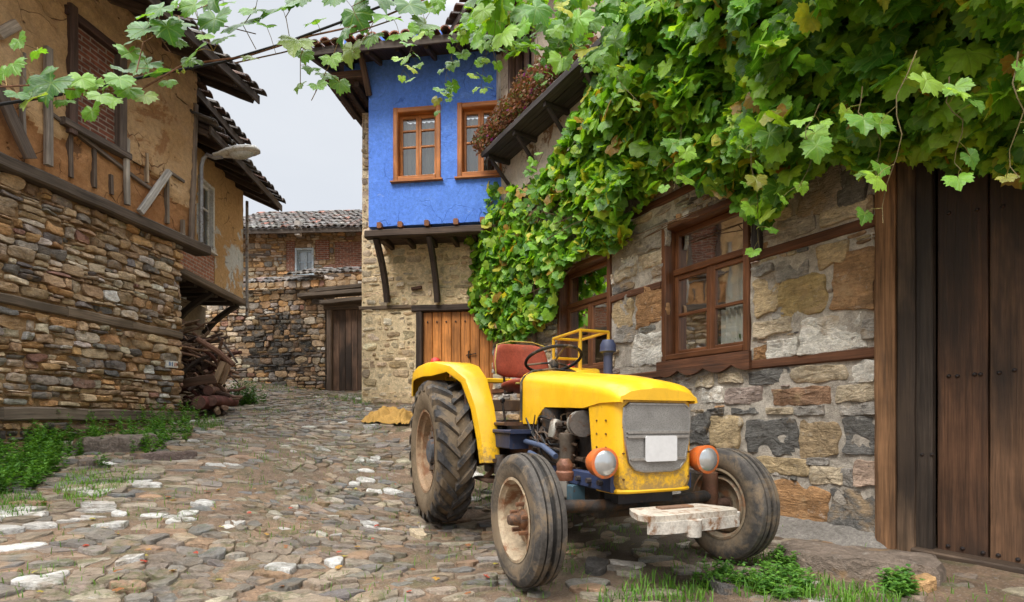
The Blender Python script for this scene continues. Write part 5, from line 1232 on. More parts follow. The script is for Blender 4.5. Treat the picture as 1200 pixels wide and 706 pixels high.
# ================================================================== plants
rnd.seed(81)
def leaf_mat(name, rough=.4, trans=.42, veins=True):
    t = NT(name); c = t.attr('col'); p = t.attr('lc', True)
    sp = t.n('ShaderNodeSeparateXYZ'); t.L.new(p, sp.inputs[0]); X, Y, Z = sp.outputs
    wp = t.n('ShaderNodeNewGeometry').outputs['Position']
    n = t.noise(p, 3.0, 4, .6); c = t.mix(1, c, t.ramp(n, [(.3, .78), (.7, 1.22)]), 'MULTIPLY')
    if veins:
        an = t.math('ARCTAN2', X, Y); r = t.math('POWER', t.math('ADD', t.math('MULTIPLY', X, X), t.math('MULTIPLY', Y, Y)), .5)
        pg = t.math('PINGPONG', an, .44); dist = t.math('MULTIPLY', pg, r)          # rays every .88 rad, measured from the nearest ray
        v = t.ramp(dist, [(.0, .7), (.04, 0.0)]); v2 = t.ramp(t.math('PINGPONG', t.math('SUBTRACT', r, t.math('MULTIPLY', pg, .8)), .09), [(.0, .35), (.022, 0.0)])
        v = t.math('MAXIMUM', v, v2); c = t.mix(t.math('MULTIPLY', v, .55), c, (.3, .42, .08))
        nb = t.bump(t.math('ADD', t.math('MULTIPLY', v, -.8), t.math('MULTIPLY', n, .7)), .5, .006)
    else: nb = t.bump(n, .3, .004)
    t.set(col=c, rough=rough, spec=.4, normal=nb)
    tr = t.n('ShaderNodeBsdfTranslucent'); t.L.new(t.mix(1, c, (1.5, 1.45, .5), 'MULTIPLY'), tr.inputs['Color'])
    mx = t.n('ShaderNodeMixShader'); mx.inputs[0].default_value = trans; t.L.new(t.b.outputs[0], mx.inputs[1]); t.L.new(tr.outputs[0], mx.inputs[2]); t.L.new(mx.outputs[0], t.out.inputs['Surface'])
    return t.m
M['vine_leaf'] = leaf_mat('vine_leaf'); M['herb'] = leaf_mat('herb_leaf', .5, .3, False); M['petal'] = leaf_mat('dry_heath', .7, .25, False)

def leaf_template(n_out, seed, lod):
    rr = random.Random(seed); vs = [(0, 0, 0)]; lob = [0, .92, -.92, 1.9, -1.9]; amp = [.62, .52, .52, .42, .42]
    ring = []
    for i in range(n_out):
        a = -math.pi+2*math.pi*(i+.5)/n_out
        r = .68+max(am*max(0, 1-abs(a-l)/.5)**.9*.4 for l, am in zip(lob, amp))
        if abs(a) > 2.55: r = lerp(r, .14, min(1, (abs(a)-2.55)/.5))
        elif i % 2: r *= .87 if lod else .93
        r *= rr.uniform(.94, 1.06); ring.append((math.sin(a)*r, math.cos(a)*r))
    k1, k2, k3, fold = rr.uniform(.1, .45), rr.uniform(-.1, .35), rr.uniform(0, 6), rr.uniform(.05, .3)
    def z(x, y): return -k1*(x*x+y*y)+fold*abs(x)-k2*y*abs(y)*.6+.05*math.sin(5*math.atan2(x, y)+k3)*(x*x+y*y)**.5*1.3
    fs = []
    if lod:
        for q in (.55, 1.0): vs += [(x*q, y*q, z(x*q, y*q)) for x, y in ring]
        n = n_out
        for j in range(n-1): fs += [(0, 1+j+1, 1+j), (1+j, 1+j+1, n+1+j+1, n+1+j)]
    else:
        vs += [(x, y, z(x, y)) for x, y in ring]
        fs = [(0, 1+j+1, 1+j) for j in range(n_out-1)]
    return np.array(vs), fs
LT_HI = [leaf_template(42, 100+i, True) for i in range(7)]; LT_LO = [leaf_template(22, 200+i, False) for i in range(6)]
def vine_col():
    k = U(0, 1)
    if k < .25: c = (.06, .175, .022)
    elif k < .5: c = (.115, .28, .03)
    elif k < .78: c = (.2, .4, .04)
    elif k < .93: c = (.33, .5, .055)
    elif k < .975: c = (.5, .48, .07)
    else: c = (.3, .17, .03)
    q = U(.8, 1.3); return (c[0]*q*U(.92, 1.2), c[1]*q*1.04, c[2]*q*.85)
def put_leaf(mb, pos, size, nrm, tipdir, hi, col):
    T, fs = rnd.choice(LT_HI if hi else LT_LO)
    n = nrm.normalized(); y = tipdir-n*tipdir.dot(n)
    if y.length < 1e-3: y = V3(1, 0, 0)
    y.normalize(); x = y.cross(n); B = np.array([x, y, n]); s = size*.75
    vs = (T*s)@B+np.array(pos); mb.add(vs.tolist(), fs, col, 0, T.tolist(), True)

# --- main vine: masks traced in the view decide how low it hangs; every leaf gets its own distance
LOW = [(536, 300), (545, 345), (556, 372), (572, 392), (590, 402), (612, 396), (632, 378), (650, 350), (664, 318), (690, 300), (716, 288), (735, 272), (757, 240), (775, 214), (800, 205), (830, 214), (862, 224), (892, 262), (915, 240), (940, 205), (975, 190), (1010, 195), (1050, 185), (1090, 175), (1150, 185), (1200, 200), (1330, 220)]
TOPL = [(536, 250), (548, 226), (566, 216), (592, 218), (612, 224), (630, 210), (655, 172), (672, 132), (690, 96), (705, 62), (712, 40), (725, -20), (760, -160), (1330, -200)]
def pl(P, u):
    if u <= P[0][0]: return P[0][1]
    for (a, b), (c, d) in zip(P, P[1:]):
        if u <= c: return lerp(b, d, (u-a)/(c-a))
    return P[-1][1]
GV = empty('grapevine', WR.pt(4.6, .7, .22), 'large grapevine with green and yellowing leaves smothering the wall above the windows', 'vine')
fol = MB(); cnt = 0; near_pts = []
def far_d(u, v):
    return 0
for k in range(46000):
    u = U(536, 1330); v0, v1 = pl(TOPL, u), pl(LOW, u); v = U(-200, 410)
    edge = nz((u*.02, v*.02, 3))*16
    if not (v0+edge*.5 < v < v1+edge): continue
    # offset from the wall: thin over the far part, deep canopy towards the door and the top
    top = min(1, max(0, (v1-v)/260)); rt = min(1, max(0, (u-640)/330))
    dmax = .3+.2*top+rt*(.3+.95*top)
    dmax *= .72+.55*nz((u*.016, v*.016, 11))+.25*nz((u*.05, v*.05, 2)); off = .07+max(.06, dmax-.07)*U(0, 1)**.8
    if nz((u*.022+5, v*.022, 21)) > .25 and U(0, 1) < .8: continue
    a, z = WR.uv(u, v, off); p = WR.pt(a, z, off)
    if p.y < 1.45 or z > 5.6 or a > 6.6: continue
    if z > 4.6 and off < .16: continue
    size = U(.085, .2)*(1.1 if off > .4 else 1); px = size/p.y*600
    if U(0, 1) > min(1, 420/(px*px)): continue
    nn = WR.n*U(.05, .9)+V3(U(-.8, .8), U(-.9, .5), U(-.1, 1.0))
    td = V3(U(-.9, .9), U(-.9, .9), -1)
    put_leaf(fol, p, size, nn, td, px > 26, vine_col()); cnt += 1
    if rnd.random() < .05: near_pts.append(p)
# sprays that dangle below the edge
def spray(mb, sm, start, end, n, sz=(.08, .15), sag=.0, rad=.0022):
    s, e = Vector(start), Vector(end); P = []
    for i in range(9):
        t_ = i/8; q = s.lerp(e, t_)+V3(nz((t_*3, s.x, s.y))*.06, nz((t_*3, s.y, 5))*.06, -sag*math.sin(math.pi*t_)); P.append(q)
    sm.tube(P, [rad*lerp(1.2, .5, i/8) for i in range(9)], 6, (.13, .1, .04))
    for i in range(n):
        t_ = (i+U(.1, .9))/n; k = min(7, int(t_*8)); q = P[k].lerp(P[k+1], t_*8-k); o = V3(U(-1, 1), U(-1, 1), U(-.8, .4))*.075; lp = q+o
        sm.tube([q, q+o*.6+V3(0, 0, .01), lp], .0013, 4, (.25, .22, .06)); 
        size = U(*sz)*lerp(1, .6, t_**2); put_leaf(mb, lp, size, V3(U(-.5, .5), -U(.3, 1), U(0, .9)), V3(o.x*8, o.y*8, -1), True, mixc(vine_col(), (.13, .28, .03), .4))
stems = MB()
for (u0, v0, y0, u1, v1, y1, n) in [(560, -30, 4.6, 515, 128, 4.4, 34), (520, -30, 4.2, 470, 90, 4.1, 26), (600, -40, 4.4, 560, 110, 4.3, 30), (640, -40, 4.2, 600, 60, 4.0, 26), (690, -60, 4.0, 650, 60, 3.9, 26), (575, -40, 3.6, 585, 70, 3.6, 9), (610, -40, 5, 640, 100, 5, 26), (660, -60, 5, 690, 90, 4.8, 30), (1066, 60, 2.0, 1040, 262, 2.05, 4), (1010, 100, 2.4, 1030, 210, 2.4, 5), (1110, 90, 2.1, 1130, 200, 2.1, 5), (960, 120, 2.6, 935, 225, 2.7, 6), (880, 160, 3.4, 893, 290, 3.5, 7), (800, 150, 3.2, 793, 222, 3.2, 5), (700, 60, 4.2, 745, 120, 3.6, 10), (1190, 60, 1.8, 1196, 210, 1.8, 4), (640, 180, 6.2, 600, 260, 6.4, 12)]:
    spray(fol, stems, ray(u0, v0, y0), ray(u1, v1, y1), n)
for k in range(210):
    u = U(555, 730); v = U(-60, 75-.25*abs(u-650)); p = ray(u, v, U(3.3, 4.8)); put_leaf(fol, p, U(.1, .19), V3(U(-.7, .5), U(-1, 0), U(0, 1)), V3(U(-.8, .8), U(-.8, .8), -1), True, mixc(vine_col(), (.13, .3, .03), .3))
fol.build('foliage', 'vine_leaf', GV, sharp=0)
# woody canes running through it
base = WR.pt(4.6, .7, .1)
for j in range(5):
    P = [base+WR.e*(.03*j-.06)]; a0, z0 = 4.6, .7
    tgt = [(5.9, 3.2), (3.6, 3.9), (1.8, 3.7), (.2, 3.6), (2.6, 4.4)][j]
    for i in range(1, 11):
        f = i/10; a = lerp(a0, tgt[0], max(0, f-.45)/.55); z = lerp(z0, max(tgt[1], 3.6), min(1, f/.55)**.9)+.25*max(0, f-.5); P.append(WR.pt(a+nz((f*4, j, 0))*.12, z+nz((f*4, j, 5))*.1, .05+.12*f+nz((f*4, j, 9))*.04))
    stems.tube(P, [lerp(.03, .009, i/10) for i in range(11)], 7, (.11, .075, .05))
for j in range(14):
    a = U(-1.2, 4.5); z = U(2.9, 4.4); d = U(.1, .7 if a < 2 else .3); P = [WR.pt(a+i*U(-.22, .22), z+nz((i*.4, j, 2))*.25, d+nz((i*.4, j, 7))*.2) for i in range(7)]
    stems.tube(P, .005, 5, (.14, .08, .04))
stems.build('stem', 'bark', GV)
# pergola wires that carry the canopy
# --- shoot along the black cable across the lane
CB = [ray(-60, 132, 2.3), ray(60, 113, 2.5), ray(175, 89, 2.75), ray(260, 73, 2.95), ray(330, 52, 3.1), ray(400, 26, 3.25), ray(470, -2, 3.4), ray(560, -40, 3.6)]
cbl = MB(); cbl.tube(CB, .0075, 8, (.014, .014, .016)); co = cbl.build('cable', 'cloth'); lab(co, 'black cable strung across the lane under the vine shoot', 'cable')
p = CB[2]; VS = empty('vine_shoot', CB[-2], 'thin leafy vine shoot trailing along the black cable over the lane', 'vine')
fol = MB(); stems = MB()
SP = [ray(520, -10, 3.45), ray(430, 28, 3.25), ray(365, 42, 3.1), ray(290, 66, 2.95), ray(215, 76, 2.78), ray(160, 108, 2.6), ray(95, 106, 2.5), ray(40, 100, 2.35), ray(-40, 104, 2.2)]
stems.tube(SP, [.006, .006, .0055, .005, .005, .0045, .004, .004, .004], 6, (.2, .09, .05))
XN = []
for PX_ in ([(410, 32), (396, 50), (388, 72), (374, 100), (365, 118)], [(440, 22), (428, 44), (414, 62)], [(362, 42), (352, 66), (352, 98)], [(40, 100), (30, 78), (22, 50), (44, 58)], [(250, 60), (238, 40), (228, 12), (260, 0)], [(300, 58), (285, 30), (300, 8)], [(340, 48), (335, 20), (350, -5)], [(130, 104), (128, 122), (110, 132)], [(60, 102), (42, 116), (18, 112)], [(420, 25), (412, 8), (440, -6)]):
    Q = [ray(u, v, 2.28+u/400*.85) for u, v in PX_]; stems.tube(Q, .0025, 5, (.2, .12, .05)); XN += [Q[i].lerp(Q[i+1], f/6) for i in range(len(Q)-1) for f in range(7)]
Q = [ray(200, 62, 2.7), ray(185, 40, 2.68), ray(168, 50, 2.62), ray(160, 85, 2.55)]; stems.tube(Q, .003, 5, (.2, .09, .05)); XN += [Q[i].lerp(Q[i+1], f/8) for i in range(len(Q)-1) for f in range(8)]
Q = [ray(470, 20, 3.2), ray(400, 44, 3.1), ray(330, 62, 3.0), ray(275, 74, 2.9)]; stems.tube(Q, .004, 5, (.16, .09, .05)); XN += [Q[i].lerp(Q[i+1], f/8) for i in range(len(Q)-1) for f in range(8)]
Q = [ray(300, 40, 3.0), ray(240, 25, 2.9), ray(205, 18, 2.8)]; stems.tube(Q, .003, 5, (.16, .09, .05)); XN += [Q[i].lerp(Q[i+1], f/8) for i in range(len(Q)-1) for f in range(8)]
G1, G2, G3 = (.06, .17, .03), (.12, .27, .03), (.2, .38, .05)
LV = [(170, 35, .09, G1), (196, 32, .08, G1), (210, 28, .09, G1), (155, 48, .05, G1), (232, 60, .085, G2), (205, 45, .06, G2), (152, 62, .07, G2), (172, 75, .09, G1), (185, 85, .075, G1), (45, 92, .1, G1), (60, 97, .1, (.05, .15, .03)), (40, 115, .07, (.2, .28, .06)), (15, 75, .06, G2), (22, 48, .05, G2), (108, 98, .07, G3), (96, 92, .06, G3), (140, 92, .07, G2), (150, 104, .07, G2), (118, 112, .06, G3), (130, 118, .055, G3), (108, 130, .06, G2), (170, 112, .06, (.18, .26, .06)), (85, 104, .05, G2), (44, 60, .05, G2), (5, 85, .05, G2), (145, 82, .06, G1), (38, 108, .06, G1),
      (282, 28, .13, G1), (252, 22, .1, G1), (228, 6, .09, G2), (297, 12, .08, G2), (262, 45, .07, G2), (330, 10, .13, G1), (348, 48, .11, (.2, .28, .08)), (370, 25, .08, G2), (405, 38, .08, G1), (415, 15, .12, G1), (455, 20, .1, G2), (355, 62, .07, G2), (365, 80, .06, G2), (388, 68, .07, G3), (382, 88, .07, G2), (372, 100, .06, G2), (398, 96, .07, G2), (352, 100, .05, G3), (436, 42, .08, G2), (412, 58, .09, (.22, .3, .1)), (225, 70, .06, G2), (294, 68, .05, (.22, .3, .1)), (240, 42, .05, G3), (262, 4, .08, G2), (312, 30, .06, G2), (440, -5, .13, G1), (480, 5, .12, G1), (500, 30, .1, G2), (188, 10, .08, G1), (205, 5, .06, G2), (250, -5, .1, G1), (170, 18, .05, G2), (395, -8, .1, G1), (350, -4, .1, G1), (305, -12, .1, G2), (468, 40, .09, G2), (20, 110, .05, G1), (75, 118, .05, G2), (196, 95, .05, G2), (128, 100, .05, G2)]
DN = [SP[i].lerp(SP[i+1], f/12) for i in range(len(SP)-1) for f in range(12)]+XN
for (u, v, s, c) in LV:
    Y = 2.25+u/400*.85+U(-.08, .08); p = ray(u, v, Y); q = min(DN, key=lambda w_: (w_-p).length)
    if (p-q).length > .15: p = q+(p-q).normalized()*.15
    put_leaf(fol, p, s*1.7, V3(U(-.4, .4), -U(.4, 1), U(.1, .9)), V3(U(-.7, .7), U(-.3, .3), -1), True, mulc(c, U(.85, 1.2)))
    q = min(DN, key=lambda w_: (w_-p).length+abs(w_.x-p.x)*.5)
    stems.tube([q, q.lerp(p, .5)+V3(0, 0, .012), p], .0016, 4, (.3, .2, .07))
for k in range(14): pass
fol.build('foliage', 'vine_leaf', VS, sharp=0); stems.build('stem', 'bark', VS)
g_ = MB()
for k in range(9): g_.lathe([(0, -.006), (.006, 0), (0, .006)], ray(212+U(-6, 6), 85+U(-4, 4), 2.72), (0, 0, 1), 7, (.3, .35, .05))
g_.build('grape_cluster', 'cloth', VS)

# --- dry reddish flowers on the shelf, in boxes
def heath(mb, c, rx, ry, rz, n, ca, cbm):
    for k in range(n):
        d = V3(rnd.gauss(0, 1), rnd.gauss(0, 1), rnd.gauss(0, 1)).normalized()*U(.25, 1)**.5
        q = Vector(c)+WR.e*(d.x*rx)+WR.n*(d.y*ry)+V3(0, 0, abs(d.z)*rz if rnd.random() < .75 else -abs(d.z)*rz*.35); s = U(.02, .042); 
        nn = V3(U(-1, 1), U(-1, 1), U(-.2, 1)).normalized(); t_ = nn.orthogonal().normalized(); b_ = nn.cross(t_); cc = mixc(ca, cbm, U(0, 1))
        if rnd.random() < .17: cc = (.1, .14, .03)
        if rnd.random() < .015: cc = (.3, .03, .25)
        mb.add([q-t_*s, q-b_*s*.5, q+t_*s, q+b_*s*.5], [(0, 1, 2, 3)], mulc(cc, U(.7, 1.3)))
for k, (a, ln, word) in enumerate([(a1s-.42, .72, 'at the shelf end nearest the blue house'), (a1s-1.25, .75, 'in the middle of the shelf'), (a1s-2.1, .75, 'on the shelf part half covered by vine leaves')]):
    fb = empty('flower_box', WR.pt(a, ztip+.045, .28), 'grey box of dry reddish heath '+word, 'flower box', 'flower boxes on the upper shelf')
    m = MB(); m.bar(WR.pt(a-ln/2, ztip+.13, .28), WR.pt(a+ln/2, ztip+.13, .28), .2, .17, (0, 0, 1), (.36, .36, .37)); m.build('box', 'shell', fb)
    m = MB()
    for i in range(5): heath(m, WR.pt(a-ln/2+ln*(i+.5)/5, ztip+.3+U(-.03, .06), .31+U(-.03, .06)), .19, .21, .42+U(-.05, .12), 480, (.26, .085, .055), (.2, .12, .05))
    if k == 0: heath(m, WR.pt(a+.42, ztip+.2, .42), .26, .22, .34, 800, (.25, .09, .06), (.18, .11, .05))
    m.build('flowers', 'petal', fb)
# --- plant behind the window
a, z = WR.uv(860, 392, -.2); fp = empty('potted_plant', WR.pt(a, z-.32, -.26), 'green potted plant standing behind the right window pane of the large window', 'plant'); m = MB()
m.lathe([(.06, 0), (.085, .14), (.08, .14), (.0, .13)], WR.pt(a, z-.32, -.26), (0, 0, 1), 16, (.3, .12, .06)); m.build('pot', 'cloth', fp); m = MB()
for k in range(150):
    q = WR.pt(a+rnd.gauss(0, .07), z+abs(rnd.gauss(0, .12))-.14, -.26+U(-.05, .04)); put_leaf(m, q, U(.03, .06), V3(U(-1, 1), -1, U(-.2, 1)), V3(U(-1, 1), 0, U(-1, 1)), False, (.04, U(.09, .16), .025))
m.build('foliage', 'herb', fp)

# --- herbs, weeds, grass
def sprig(mb, base, h, n, c0, c1, lean=.3, ls=.035):
    top = base+V3(U(-lean, lean)*h, U(-lean, lean)*h, h)
    for i in range(n):
        f = (i+.5)/n; q = base.lerp(top, f)+V3(0, 0, 0); an = U(0, 6.28); d = V3(math.cos(an), math.sin(an), U(.05, .7)); s = ls*U(.7, 1.4)*lerp(1.1, .65, f)
        t_ = d.normalized(); b_ = t_.cross(V3(0, 0, 1)).normalized()*s*.42; up = t_.cross(b_).normalized()*s*.12; cc = mixc(c0, c1, U(0, 1))
        mb.add([q, q+t_*s*.55+b_-up, q+t_*s*1.15-V3(0, 0, s*.2), q+t_*s*.55-b_-up], [(0, 1, 2, 3)], cc, 0, [(0, 0, f), (.5, .5, f), (0, 1, f), (-.5, .5, f)])
def blade(mb, b, h, c):
    an = U(0, 6.28); d = V3(math.cos(an), math.sin(an), 0); w_ = d.cross(V3(0, 0, 1))*U(.0025, .004)*(.5+h*7); l = U(.2, .9)*h
    mb.add([b-w_, b+w_, b+d*l*.35+V3(0, 0, h*.65)+w_*.7, b+d*l*.35+V3(0, 0, h*.65)-w_*.7, b+d*l+V3(0, 0, h*.9)], [(0, 1, 2, 3), (3, 2, 4)], c, 0)
C0, C1 = (.05, .15, .025), (.15, .32, .045)
wm = MB()
def bankd(u, v): return 0
POLYW = [(-40, 590), (-40, 545), (30, 528), (75, 512), (95, 492), (125, 478), (150, 490), (175, 492), (215, 490), (235, 486), (245, 498), (232, 515), (205, 522), (188, 530), (165, 540), (140, 552), (95, 548), (60, 556), (40, 574)]
def inside(P, u, v):
    c = False; n = len(P)
    for i in range(n):
        (a, b), (d, e) = P[i], P[(i+1) % n]
        if (b > v) != (e > v) and u < (d-a)*(v-b)/(e-b)+a: c = not c
    return c
def scatter(P, n):
    us = [q[0] for q in P]; vs_ = [q[1] for q in P]; out = []; tries = 0
    while len(out) < n and tries < n*30:
        tries += 1; u, v = U(min(us), max(us)), U(min(vs_), max(vs_))
        if inside(P, u, v): out.append(at_ground(u, v))
    return out
for p in scatter(POLYW, 600):
    wdist = p.x-left_x(p.y); h = U(.1, .2)+max(0, .16-.1*wdist)*U(.3, 1.2)
    k = nz((p.x*2, p.y*2, 5))
    if k < -.12: continue
    sprig(wm, p-V3(0, 0, .01), h*(1+.5*k), int(14+h*50), C0, C1, .45, .042)
for p in scatter([(60, 580), (80, 556), (150, 552), (180, 560), (130, 580), (90, 596)], 900): blade(wm, p, U(.03, .08), mixc((.09, .22, .02), (.16, .32, .03), U(0, 1)))
for p in scatter([(-30, 610), (0, 575), (50, 585), (60, 596), (20, 612)], 500): blade(wm, p, U(.03, .08), mixc((.06, .16, .02), (.12, .26, .03), U(0, 1)))
lab(wm.build('weeds', 'herb', None, sharp=0), 'lush green weeds along the foot of the mud house wall', 'weeds', kind='stuff')
wm = MB()
for p in scatter([(690, 712), (730, 690), (790, 668), (850, 662), (900, 655), (925, 668), (985, 690), (1060, 690), (1100, 712)], 1500):
    if nz((p.x*3, p.y*3, 2)) > -.12: blade(wm, p, U(.03, .1), mixc((.06, .17, .02), (.16, .32, .035), U(0, 1)))
for p in scatter([(880, 690), (890, 665), (920, 650), (935, 672), (960, 700), (900, 706)], 70)+scatter([(810, 690), (840, 672), (870, 682), (860, 694)], 26)+scatter([(1030, 700), (1045, 680), (1090, 700)], 30): sprig(wm, p, U(.05, .13), 14, C0, C1, .6, .036)
for p in scatter([(600, 640), (700, 610), (800, 625), (860, 655), (760, 668), (690, 690), (640, 690)], 1300):
    if nz((p.x*2.2, p.y*2.2, 8)) > .02: blade(wm, p, U(.02, .06), mixc((.05, .14, .02), (.12, .25, .03), U(0, 1)))
for p in scatter([(555, 590), (560, 540), (610, 535), (625, 570), (590, 600)], 300): blade(wm, p, U(.04, .1), mixc((.06, .17, .02), (.14, .3, .03), U(0, 1)))
lab(wm.build('weeds', 'herb', None, sharp=0), 'short weeds and grass in front of the tractor wheels and doorstep', 'weeds', kind='stuff')
wm = MB(); k = 0
while k < 15000:
    x, y = U(-7, 2.6), U(2.2, 13)
    if x < left_x(y)+.05 or x > right_x(y)-.05: continue
    k += 1
    m_ = nz((x*1.6, y*1.6, 12))+nz((x*6, y*6, 1))*.6
    if m_ > (.12 if y < 7 else .08): blade(wm, V3(x, y, gz(x, y)), U(.025, .07), mixc((.07, .17, .02), (.15, .28, .035), U(0, 1)))
for P in ([(283, 455), (300, 440), (345, 452), (375, 458), (340, 462)], [(430, 478), (380, 466), (440, 464)], [(225, 500), (250, 488), (262, 500), (240, 508)]):
    for p in scatter(P, 260): blade(wm, p, U(.04, .12), mixc((.05, .14, .02), (.13, .27, .03), U(0, 1)))
lab(wm.build('grass', 'herb', None, sharp=0), 'grass tufts in the joints between the lane cobbles', 'grass', kind='stuff')
# bush by the firewood
b0 = at_ground(283, 474); bu = empty('bush', b0, 'small green bush beside the firewood pile', 'bush'); m = MB()
for k in range(90):
    q = b0+V3(rnd.gauss(0, .16), rnd.gauss(0, .2), 0); q.z = gz(q.x, q.y); sprig(m, q, U(.15, .55), 16, (.03, .1, .018), (.08, .2, .03), .35, .05)
m.build('foliage', 'herb', bu); m = MB()
for k in range(6): m.tube([b0, b0+V3(U(-.1, .1), U(-.1, .1), .2), b0+V3(U(-.2, .2), U(-.2, .2), .4)], .006, 5, (.1, .08, .04))
m.build('stem', 'bark', bu)
# fallen leaves
m = MB()
for k in range(70):
    p = at_ground(U(20, 760), U(560, 702)); put_leaf(m, p+V3(0, 0, .03), U(.025, .05), V3(U(-.3, .3), U(-.3, .3), 1), V3(U(-1, 1), U(-1, 1), 0), False, rnd.choice([(.4, .06, .03), (.4, .22, .04), (.28, .12, .05), (.35, .3, .05)]))
lab(m.build('leaf_litter', 'herb', None, sharp=0), 'scattered small red and yellow fallen leaves on the lane', 'leaves', kind='stuff')

# ================================================================== firewood, slabs, tarp
rnd.seed(91)
def stickmesh(L_, r0, c, crook=.05, n=7):
    m = MB(); P = [V3(L_*(i/(n-1)-.5), U(-crook, crook)*L_, U(-crook, crook)*L_) for i in range(n)]
    m.tube(P, [r0*lerp(1.1, .75, i/(n-1)) for i in range(n)], 7, c); return m
SC_ = [((.15, .085, .055), 3), ((.2, .12, .075), 3), ((.07, .045, .035), 3), ((.22, .14, .085), 1.5), ((.13, .05, .035), 1.5)]
for k in range(150):
    Y = U(8.35, 9.25); u = U(196, 262); p = ray(u, 430, Y); gzz = gz(p.x, Y); hh = 1.55*(1-max(0, (u-232)/60)*.8)*(1-.15*abs(Y-8.7)); p.z = gzz+U(.05, max(.2, hh))
    L_ = U(.35, 1.0); m = stickmesh(L_, U(.014, .04), pick(SC_), U(.01, .09)); o = m.build('firewood_branch', 'bark'); o.location = p
    o.rotation_euler = (0, rnd.gauss(0, .45), U(-1.0, 1.0)+(1.57 if U(0, 1) < .35 else 0)); lab(o, 'crooked brown branch in the firewood pile behind the mud house corner', 'firewood', 'branches of the firewood pile')
for (u, v, Y, r, a, c, t_) in [(237, 472, 8.15, .11, .5, (.15, .05, .04), 'thick reddish log with its sawn end facing the lane, left of two'), (252, 470, 8.3, .09, .35, (.13, .05, .04), 'thick reddish log with a darker bark end, right of two'), (247, 458, 8.45, .08, .9, (.25, .15, .12), 'pale barked log lying on the two thick logs')]:
    p = ray(u, v, Y); m = MB(); d = V3(math.sin(a)*-.3, 1, .02); m.tube([p-d*.12, p+d*.1, p+d*.4, p+d*.7], [r*.95, r, r, r*.95], 14, c); m.lathe([(r*.93, .0), (r*.6, .004), (0, .006)], p-d*.12, -d, 14, (.12, .06, .045)); lab(m.build('log', 'bark'), t_, 'log', 'logs at the foot of the firewood')
for (u0, v0, u1, v1, Y, w_, c, t_) in [(252, 448, 262, 424, 8.25, .1, (.3, .2, .12), 'short tan board leaning on the firewood, nearer the wall'), (260, 450, 268, 426, 8.35, .09, (.27, .17, .1), 'short tan board leaning on the firewood, at its outer edge'), (207, 451, 252, 443, 8.1, .14, (.11, .06, .04), 'long dark board lying across the front of the firewood')]:
    m = MB(); m.bar(ray(u0, v0, Y), ray(u1, v1, Y+.05), .03, w_, (0, -.4, 1) if v0-v1 < 12 else (1, 0, 0), c, wob=.003); lab(m.build('board', 'wood_grey'), t_, 'board', 'boards in the firewood')
m = MB(); m.tube([ray(232, 398, 8.2), ray(255, 412, 8.15), ray(274, 428, 8.2)], .045, 8, (.16, .08, .05)); lab(m.build('pole', 'bark'), 'thick brown pole slanting over the front of the firewood pile', 'pole')
m = MB(); m.tube([ray(256, 395, 8.6), ray(266, 408, 8.5), ray(278, 425, 8.4)], .018, 7, (.07, .05, .04)); lab(m.build('pole', 'bark'), 'thin dark pole slanting at the top right of the firewood', 'pole')
def slab(name, c, hx, hy, hz, rot, col, lbl, cat, seed=0):
    m = MB(); rr = random.Random(seed); pts = [(math.cos(a)*hx*rr.uniform(.85, 1.1), math.sin(a)*hy*rr.uniform(.85, 1.1)) for a in [2*math.pi*i/11 for i in range(11)]]
    pts = [(math.copysign(abs(x/hx)**.6, x)*hx, math.copysign(abs(y/hy)**.6, y)*hy) for x, y in pts]; c_, s_ = math.cos(rot), math.sin(rot); c = Vector(c)
    stone(m, pts, lambda a, b, d: c+V3(a*c_-b*s_, a*s_+b*c_, d), col, hz, .0, 0, 40, .014, -.12, .03, .06); return lab(m.build(name, 'stone_l'), lbl, cat)
p = at_ground(140, 527); slab('stone_slab', p, .38, .2, .15, .25, (.16, .125, .1), 'flat brown stone slab lying in the weeds by the rubble wall', 'stone slab', 1)
p = at_ground(193, 536); slab('stone_slab', p, .3, .14, .05, .3, (.14, .1, .085), 'low dark stone slab in front of the weeds', 'stone slab', 2)
p = at_ground(1005, 668); slab('door_step', p, .44, .22, .12, -.62, (.17, .13, .1), 'long worn stone step in front of the dark plank door', 'step', 3)
p = at_ground(1080, 690); slab('stone_block', p, .07, .06, .06, .3, (.4, .24, .11), 'small orange stone at the end of the doorstep', 'stone', 4)
for i, (u, v, s, c, t_) in enumerate([(105, 545, .16, (.14, .11, .09), 'dark round stone half buried in the weeds'), (845, 690, .13, (.07, .065, .06), 'flat dark stone in the grass before the right front wheel'), (700, 668, .12, (.06, .055, .05), 'flat dark stone between the two front wheels'), (490, 628, .11, (.45, .36, .24), 'pale tan stone beside the rear tyre')]):
    slab('loose_stone', at_ground(u, v), s, s*.55, .05, U(0, 3), c, t_, 'stone', 10+i)
# dirt/concrete apron along the wall foot
m = MB(); 
def ap(i, j):
    a = lerp(-.12, 3.6, i); q = WR.pt(a, 0, lerp(.0, (.36+.16*nz((a*2, 1, 1)))*min(1, .15+i*9), j)); return V3(q.x, q.y, gz(q.x, q.y)+lerp(.11, -.015, j**.7)+nz((q.x*6, q.y*6, 2))*.018)
m.grid(50, 8, ap, (.3, .27, .24)); lab(m.build('wall_footing', 'gravel'), 'rough grey mortar footing along the stone house wall', 'footing', kind='structure')
